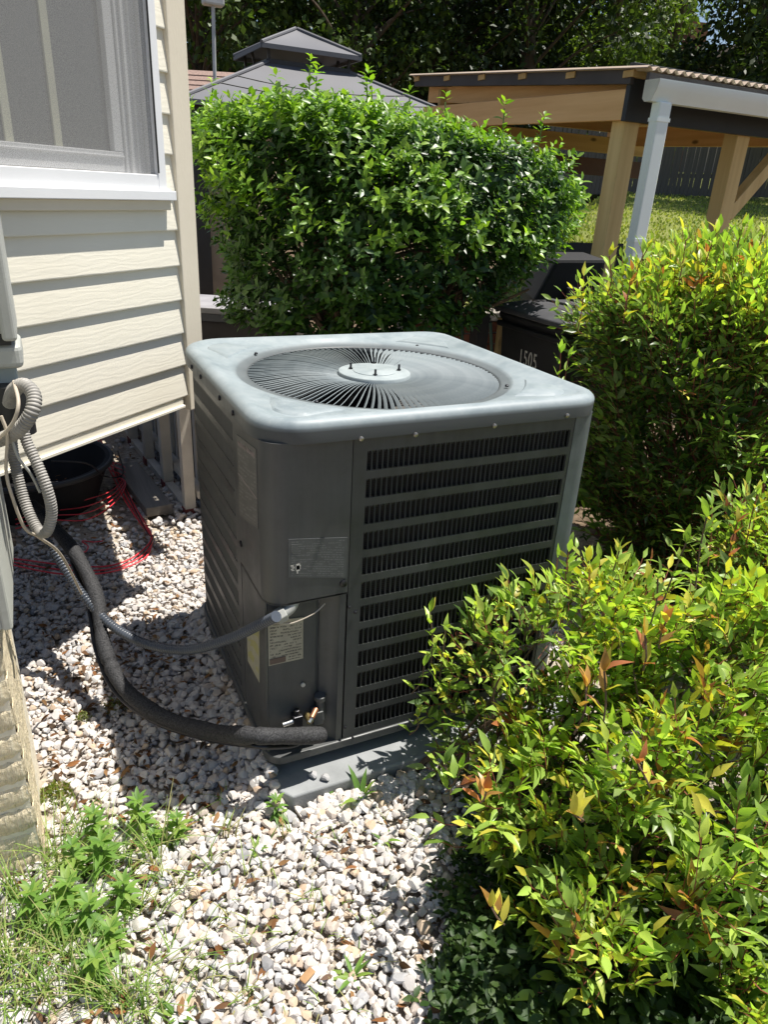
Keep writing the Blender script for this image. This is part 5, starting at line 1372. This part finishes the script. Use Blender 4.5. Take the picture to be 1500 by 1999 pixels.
NT_ = [(0.055, 0.105, 0.022), (0.085, 0.15, 0.03), (0.08, 0.13, 0.045), (0.19, 0.30, 0.06), (0.26, 0.38, 0.075), (0.22, 0.29, 0.10), (0.42, 0.56, 0.10), (0.50, 0.59, 0.10), (0.36, 0.52, 0.10), (0.58, 0.52, 0.08), (0.46, 0.25, 0.08), (0.42, 0.15, 0.07)]
def nandina(name, label, d, rows, depth, nspray, size, center, singles, stemmat, nst=40, power=2.3, extra=(), new_lit=.6, low=.25, spray=(.09, .17), push=.1, tlow=.1, lump=.16):
    root = empty(name, (center.x, center.y, 0), 0, label, 'bush'); pf = depth if isinstance(depth, Mound) else Profile(d, rows, depth, push, power)
    st = MB(); L = Leaves('lance', M['nandina'], NT_, singles); rs = MB()
    for k in range(nst):
        P, o, g = pf.sample(.45, .6, .2); b = Vector((center.x + random.gauss(0, .10), center.y + random.gauss(0, .10), -.01)); limb(st, b, P, random.uniform(.004, .009), .002, .05)
    def doit(P, D, ln, sz, cols):
        D = D.normalized(); side = D.cross(Vector((0, 0, 1)))
        if side.length < .2: side = Vector((random.gauss(0, 1), random.gauss(0, 1), 0))
        side.normalize(); n = side.cross(D).normalized()
        if n.z < 0: n = -n
        roll = random.gauss(0, .5); side = side * math.cos(roll) + n * math.sin(roll); n = side.cross(D).normalized(); n = n if n.z > 0 else -n
        pairs = random.randint(2, 4); q = [P]
        for i in range(pairs):
            t = (i + .6) / (pairs + .3); c = P + D * ln * t + Vector((0, 0, -.02 * t * t)); q.append(c)
            for s_ in (-1, 1):
                if random.random() < .08: continue
                L.add(c, D * .75 + side * s_ * .8 + rv(.16), n + rv(.28), sz * random.uniform(.7, 1.15), random.choice(cols))
        tip = P + D * ln; q.append(tip); L.add(tip, D + rv(.1), n + rv(.2), sz * random.uniform(.85, 1.2), random.choice(cols))
        rs.tube(q, .0011, 3, False)
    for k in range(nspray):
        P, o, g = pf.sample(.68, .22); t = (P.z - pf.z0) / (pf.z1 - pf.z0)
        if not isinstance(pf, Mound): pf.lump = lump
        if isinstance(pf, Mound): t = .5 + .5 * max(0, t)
        D = o * .8 + Vector((0, 0, .35)) + rv(.42); r = random.random(); p_new_lit = new_lit * (max(0, (t - tlow) / (1 - tlow)) ** .8) * (1 if g > .82 else .35)  # leaf tints darken low down: self-shade painted in, besides real new growth
        if r < p_new_lit * .07: cols = (10, 9, 9, 11)
        elif r < p_new_lit: cols = (6, 7, 8, 8, 6, 4, 9)
        elif r < p_new_lit + .55 * (g > .75) * min(1, t / max(tlow, .01)) ** 2: cols = (3, 4, 5, 4)
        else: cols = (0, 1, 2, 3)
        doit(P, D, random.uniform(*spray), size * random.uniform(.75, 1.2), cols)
    for (px, py, dd, h, cols) in extra:          # upright shoots seen one by one at the outline
        q = at(px, py, dd); b = q - Vector((random.gauss(0, .015), random.gauss(0, .015), h)); st.tube(spline([b, b.lerp(q, .5) + rv(.006), q], 4), .0018, 5)
        for s in np.linspace(.15, 1, max(3, int(h / .03))):
            c = b.lerp(q, s)
            for j in range(2):
                a = random.random() * 6.28; L.add(c, (math.cos(a) * .7, math.sin(a) * .7, .75 + .4 * s), (-math.cos(a) * .5, -math.sin(a) * .5, 1), size * random.uniform(.7, 1.1), random.choice(cols))
        L.add(q, Vector((0, 0, 1)) + rv(.15), rv(), size, random.choice(cols))
    st.build('stems', stemmat, root, smooth=True, world=True)['kind'] = 'stuff'; rs.build('leaf_stalks', M['redstem'], root, world=True)['kind'] = 'stuff'
    L.build(root); return root
G, Y_, O_ = (3, 4, 8), (6, 7, 8, 9), (10, 9, 11)
c1 = at_z(1330, 1120, 0)
nandina('nandina_bush', 'tall yellow topped leafy shrub to the right of the air conditioner', 2.45,
        [(1150, 1190, 1640), (1090, 1160, 1680), (1000, 1160, 1700), (900, 1170, 1720), (800, 1165, 1720), (720, 1170, 1720), (670, 1175, 1720), (630, 1185, 1720), (612, 1210, 1720), (588, 1300, 1720), (560, 1390, 1700)],
        lambda t: .25 + .28 * math.sin(math.pi * min(1, .2 + t * .6)), 5200, .046, c1, 300, M['redstem'], 70, 2.5,
        [(1140, 540, 2.3, .16, Y_), (1095, 690, 2.2, .12, G), (1110, 700, 2.2, .14, G), (1190, 500, 2.4, .12, Y_), (1265, 485, 2.4, .12, Y_), (1340, 468, 2.4, .14, Y_), (1400, 455, 2.4, .14, Y_), (1450, 445, 2.4, .16, Y_), (1490, 460, 2.4, .12, Y_), (1230, 560, 2.1, .1, O_)], .85, push=.22, tlow=.66, lump=.40)
c2 = Vector((.16, -.62, 0)); c2 = at_z(1340, 1800, 0)
nandina('nandina_bush', 'low yellow green and orange shrub in the right foreground', 1.02,
        None, Mound([(1150, 1420, 1580, 1.50), (1180, 1310, 1620, 1.46), (1225, 1195, 1660, 1.40), (1280, 1115, 1700, 1.33), (1340, 1050, 1740, 1.25), (1425, 985, 1760, 1.16), (1515, 955, 1780, 1.08), (1605, 945, 1800, 1.0), (1690, 945, 1810, .93), (1770, 965, 1820, .88), (1850, 1060, 1830, .84), (1950, 1190, 1840, .80), (2060, 1310, 1850, .76)]), 1650, .046, c2, 300, M['stem'], 40, 2.3,
        [(1180, 1310, .98, .08, O_), (1145, 1340, .98, .08, O_), (1245, 1490, .9, .06, O_), (1300, 1215, 1.1, .07, O_), (1260, 1240, 1.08, .07, O_), (950, 1545, .95, .05, O_), (960, 1770, .86, .04, O_), (940, 1520, .98, .04, O_), (1120, 1590, .85, .04, O_), (1380, 1010, 1.3, .16, G), (1340, 1060, 1.28, .14, G), (1285, 1130, 1.2, .1, G), (1210, 1075, 1.5, .12, Y_), (870, 1490, 1.12, .08, G), (900, 1500, 1.1, .07, G)], .95, spray=(.05, .11), tlow=.0)
c3 = at_z(960, 1560, 0)
nandina('nandina_bush', 'small yellow green shrub leaning across the lower right of the louvred front', 1.50,
        [(1540, 940, 1080), (1480, 900, 1130), (1420, 850, 1170), (1360, 840, 1220), (1300, 850, 1280), (1250, 880, 1300), (1210, 960, 1310), (1170, 1050, 1310), (1140, 1090, 1290)],
        lambda t: .08 + .12 * math.sin(math.pi * min(1, .3 + t * .6)), 470, .040, c3, 200, M['stem'], 24, 2.2,
        [(840, 1195, 1.45, .16, Y_), (930, 1185, 1.48, .12, Y_), (828, 1300, 1.42, .10, Y_), (815, 1400, 1.38, .05, Y_), (870, 1230, 1.45, .14, Y_), (1075, 1140, 1.5, .1, Y_), (1150, 1095, 1.55, .1, Y_), (975, 1250, 1.45, .1, Y_), (1040, 1190, 1.45, .1, G)], 1.15, spray=(.05, .10), push=-.04, tlow=.0)
c4 = at_z(1560, 1320, 0)
nandina('nandina_bush', 'green and reddish shrub at the right edge between the two larger ones', 1.75,
        [(1440, 1400, 1760), (1360, 1370, 1780), (1290, 1370, 1780), (1220, 1380, 1780), (1160, 1410, 1760), (1110, 1450, 1740), (1080, 1480, 1700)],
        lambda t: .12 + .14 * math.sin(math.pi * min(1, .3 + t * .6)), 800, .042, c4, 60, M['redstem'], 24, 2.2,
        [(1480, 965, 1.75, .14, Y_), (1440, 1020, 1.7, .12, O_), (1390, 990, 1.65, .16, G)], .6)

# ================================================================== WEEDS, GRASS, GROUND COVER
WT = [(0.15, 0.28, 0.05), (0.19, 0.33, 0.06), (0.12, 0.23, 0.045), (0.24, 0.35, 0.07)]
WV, WF = leaf_shape('weed')
def weed_leaf_mesh(t):
    me = bpy.data.meshes.new('leaf'); me.from_pydata([tuple(v) for v in WV], [], WF); me.update()
    ca = me.color_attributes.new('tint', 'FLOAT_COLOR', 'POINT'); ca.data.foreach_set('color', np.tile((*t, 1), len(WV)).astype(float)); me.materials.append(M['weed']); me.polygons.foreach_set('use_smooth', [True] * len(me.polygons)); return me
WM = [weed_leaf_mesh(t) for t in WT]
random.seed(9)
def weed(px, py, h, s, label, whorls=4, n=7):
    P = at_z(px, py, h); root = empty('weed', (P.x, P.y, 0), random.random() * 6, label, 'weed', 'broad leaved weeds in the gravel')
    MB().tube(spline([(random.gauss(0, .01), random.gauss(0, .01), 0), (0, 0, h * .5), (0, 0, h)], 4), .0022, 6).build('stem', M['greenstem'], root)
    for w_ in range(whorls):
        z = h * (1 - .30 * w_); a0 = random.random() * 6.28; m = n if w_ else n + 1
        for k in range(m):
            a = a0 + 6.283 * k / m + random.gauss(0, .15); up = (.55, .15, -.05, -.1)[min(w_, 3)] + random.gauss(0, .12)
            d = Vector((math.cos(a), math.sin(a), up)).normalized(); x = d.cross(Vector((0, 0, 1))).normalized(); zz = x.cross(d)
            sz = .88 * s * (.72, 1.0, 1.05, .9)[min(w_, 3)] * random.uniform(.8, 1.15)
            o = bpy.data.objects.new('leaf', random.choice(WM)); COL.objects.link(o); o.parent = root
            o.matrix_local = Matrix(((x.x * sz, d.x * sz, zz.x * sz, 0), (x.y * sz, d.y * sz, zz.y * sz, 0), (x.z * sz, d.z * sz, zz.z * sz, z), (0, 0, 0, 1)))
for a in ((60, 1740, .10, .046, 'weed half hidden in long grass below the foundation corner'), (240, 1720, .09, .046, 'leafy weed on the right side of the left clump'), (215, 1810, .08, .046, 'leafy weed between the two lowest ones at the left'), (140, 1650, .10, .044, 'weed directly right of the foundation foot'), (182, 1588, .10, .048, 'star leaved weed nearest the brick foundation corner'), (268, 1562, .11, .050, 'star leaved weed at the edge of the air conditioner shadow'), (345, 1595, .08, .040, 'smaller star leaved weed on the right of its clump'), (196, 1642, .10, .056, 'large star leaved weed in the middle of the left clump'), (130, 1722, .09, .056, 'broad weed beside the long grass at the foundation foot'), (172, 1762, .09, .050, 'leafy weed below the middle of the left clump'), (185, 1868, .08, .050, 'lowest of the leafy weeds at the left'), (540, 1560, .07, .036, 'weed standing alone in front of the pad corner'), (300, 1625, .06, .035, 'small weed among thin grass stalks'), (110, 1790, .07, .045, 'weed low at the left edge near the soil patch')):
    weed(*a)
def rosette(px, py, s, n, label, up=.5):
    P = at_z(px, py, .015); root = empty('weed', (P.x, P.y, 0), 0, label, 'weed', 'small weeds in the gravel')
    MB().tube([(0, 0, 0), (0, 0, .02)], .003, 5).build('stem', M['greenstem'], root)
    for k in range(n):
        a = 6.28 * k / n + random.gauss(0, .2); d = Vector((math.cos(a), math.sin(a), up + random.gauss(0, .25))).normalized(); x = d.cross(Vector((0, 0, 1))).normalized(); zz = x.cross(d); sz = s * random.uniform(.6, 1.2)
        o = bpy.data.objects.new('leaf', random.choice(WM)); COL.objects.link(o); o.parent = root; k2 = .55
        o.matrix_local = Matrix(((x.x * sz * k2, d.x * sz, zz.x * sz, 0), (x.y * sz * k2, d.y * sz, zz.y * sz, 0), (x.z * sz * k2, d.z * sz, zz.z * sz, .012), (0, 0, 0, 1)))
rosette(705, 1560, .085, 6, 'upright narrow leaved weed in front of the sunny pad edge', 1.4)
rosette(760, 1552, .035, 9, 'tight dark rosette weed close to the pad edge')
rosette(650, 1568, .05, 10, 'feathery pale weed against the pad edge', .9)
rosette(750, 1640, .05, 6, 'flat weed in the middle of the gravel')
rosette(690, 1905, .045, 8, 'small dark weed near the bottom edge in the gravel')
rosette(500, 1660, .04, 7, 'thin weed in the gravel left of centre', .9)
rosette(350, 1985, .05, 7, 'leafy weed at the bottom edge', .6)
rosette(225, 1370, .035, 10, 'little mossy weed beside the black pipe', .8)
def grass():
    mb_v = []; mb_f = []; cols = []
    GT = [(0.19, 0.30, 0.06), (0.27, 0.36, 0.09), (0.14, 0.24, 0.05), (0.36, 0.34, 0.15)]
    def blade(p, a, ln, lean, wd, t):
        n = 5; o = len(mb_v); d = Vector((math.cos(a), math.sin(a), 0)); s = Vector((-d.y, d.x, 0))
        for i in range(n + 1):
            f = i / n; q = Vector(p) + d * (ln * lean * f * f * 1.1) + Vector((0, 0, ln * (f - .45 * lean * f * f))); ww = wd * (1 - f ** 1.5) + .0003
            mb_v.append(q - s * ww); mb_v.append(q + s * ww); cols.extend([t, t])
        for i in range(n): mb_f.append((o + 2 * i, o + 2 * i + 1, o + 2 * i + 3, o + 2 * i + 2))
    def tuft(px, py, n, ln, lean=.7, spread=.015, wd=.0016, ts=(0, 1, 2)):
        P = at_z(px, py)
        for _ in range(n): blade((P.x + random.gauss(0, spread), P.y + random.gauss(0, spread), .005), random.random() * 6.28, ln * random.uniform(.5, 1.2), lean * random.uniform(.4, 1.3), wd * random.uniform(.6, 1.3), random.choice(ts))
    for a in ((110, 1690, 22, .16), (40, 1760, 26, .17), (70, 1830, 24, .16), (20, 1900, 30, .16), (120, 1880, 22, .15), (160, 1930, 28, .12), (220, 1960, 34, .11), (280, 1975, 30, .10), (90, 1960, 24, .12), (300, 1690, 16, .16), (320, 1660, 10, .15), (350, 1740, 8, .12), (440, 1630, 10, .07), (505, 1700, 9, .08), (450, 1800, 9, .06), (250, 1800, 14, .12), (210, 1700, 12, .13), (330, 1790, 10, .10), (150, 1640, 12, .14), (600, 1780, 6, .08), (820, 1640, 8, .05), (480, 1960, 10, .07), (390, 1900, 12, .10), (560, 1640, 6, .06), (400, 1700, 7, .09)): tuft(*a, ts=(0, 1, 2, 3))
    for _ in range(110):
        tuft(random.uniform(0, 760) ** 1.0, random.uniform(1560, 1990), random.randint(2, 4), random.uniform(.02, .06), .9, .008, .0011, (0, 1, 3))
    for _ in range(90): tuft(random.uniform(0, 330), random.uniform(1650, 1995), random.randint(3, 6), random.uniform(.05, .13), 1.0, .012, .0014, (0, 1, 2, 3))
    me = bpy.data.meshes.new('grass'); me.from_pydata([tuple(v) for v in mb_v], [], mb_f); me.update()
    ca = me.color_attributes.new('tint', 'FLOAT_COLOR', 'POINT'); ca.data.foreach_set('color', np.array([(*GT[t], 1) for t in cols], float).ravel()); me.materials.append(M['grass'])
    o = link('grass', me); tag(o, 'long thin grass blades among the gravel at the lower left', 'grass', kind='stuff')
grass()
def moss(px, py, r, n, label, tints):
    P = at_z(px, py); L = Leaves('quad', M['weed'], tints)
    for _ in range(n):
        a = random.random() * 6.28; q = r * random.random() ** .6; L.add((P.x + q * math.cos(a), P.y + q * math.sin(a), .015 + random.random() * .03 * (1 - q / r)), rv(.6) + Vector((0, 0, .8)), rv(), random.uniform(.006, .013), random.randrange(len(tints)))
    root = empty('low_weed', (P.x, P.y, 0), 0, label, 'weed'); L.build(root)
moss(112, 1560, .042, 420, 'mossy yellow green cushion at the foot of the brick corner', [(0.20, 0.24, 0.05), (0.15, 0.20, 0.04), (0.26, 0.22, 0.07)])
moss(228, 1390, .035, 200, 'brownish green low plant beside the sagging black pipe', [(0.17, 0.17, 0.05), (0.12, 0.15, 0.04), (0.25, 0.15, 0.06)])
moss(165, 1410, .02, 90, 'tiny green tuft left of the black pipe', [(0.20, 0.22, 0.07), (0.15, 0.17, 0.05)])
def cover():
    root = empty('ground_cover', tuple(at_z(950, 1880, 0)), 0, 'low dark green leafy ground cover in the shade under the front shrub', 'ground cover'); root['kind'] = 'stuff'
    L = Leaves('broad', M['weed'], [(0.035, 0.075, 0.018), (0.05, 0.09, 0.022), (0.06, 0.10, 0.025), (0.028, 0.06, 0.015)])
    def scatter(px, py, n, sp, h, size):
        P = at_z(px, py)
        for _ in range(n):
            x, y = P.x + random.gauss(0, sp), P.y + random.gauss(0, sp); z = random.uniform(.01, h)
            for q in range(4):
                a = random.random() * 6.28; L.add((x, y, z), (math.cos(a), math.sin(a), random.gauss(.25, .3)), (random.gauss(0, .25), random.gauss(0, .25), 1), size * random.uniform(.6, 1.2), random.randrange(4))
    for a in ((940, 1900, 170, .04, .09, .024), (1000, 1930, 240, .06, .10, .027), (1100, 1960, 240, .07, .12, .030), (1230, 1980, 240, .08, .14, .032), (900, 1985, 120, .035, .08, .024), (950, 1830, 110, .035, .06, .023), (1380, 1990, 200, .08, .15, .034),
              (900, 1700, 30, .02, .05, .018), (880, 1760, 30, .02, .05, .018), (930, 1640, 24, .02, .04, .017), (1000, 1700, 90, .05, .07, .024), (1060, 1780, 110, .06, .08, .026), (1180, 1740, 110, .07, .09, .028), (1300, 1800, 120, .08, .10, .030), (1440, 1860, 120, .08, .12, .032), (1100, 1600, 80, .07, .08, .026), (1300, 1650, 90, .09, .09, .028), (1450, 1650, 80, .09, .1, .030),
              (1300, 1180, 60, .09, .10, .036), (1200, 1120, 60, .08, .10, .034)): scatter(*a)
    L.build(root)
cover()
def bark_strip():
    P = at_z(600, 1905, .025); o = MB().box((-.016, -.008, 0), (.016, .008, .004)).build('wood_chip', simple('orange wood chip', (0.36, 0.21, 0.10), 0.8, 0, 0.2, 40), None, bevel=.002); o.location = (P.x, P.y, .026); o.rotation_euler = (.1, .05, .5); tag(o, 'flat orange brown wood chip on the gravel near the bottom', 'wood chip')
bark_strip()
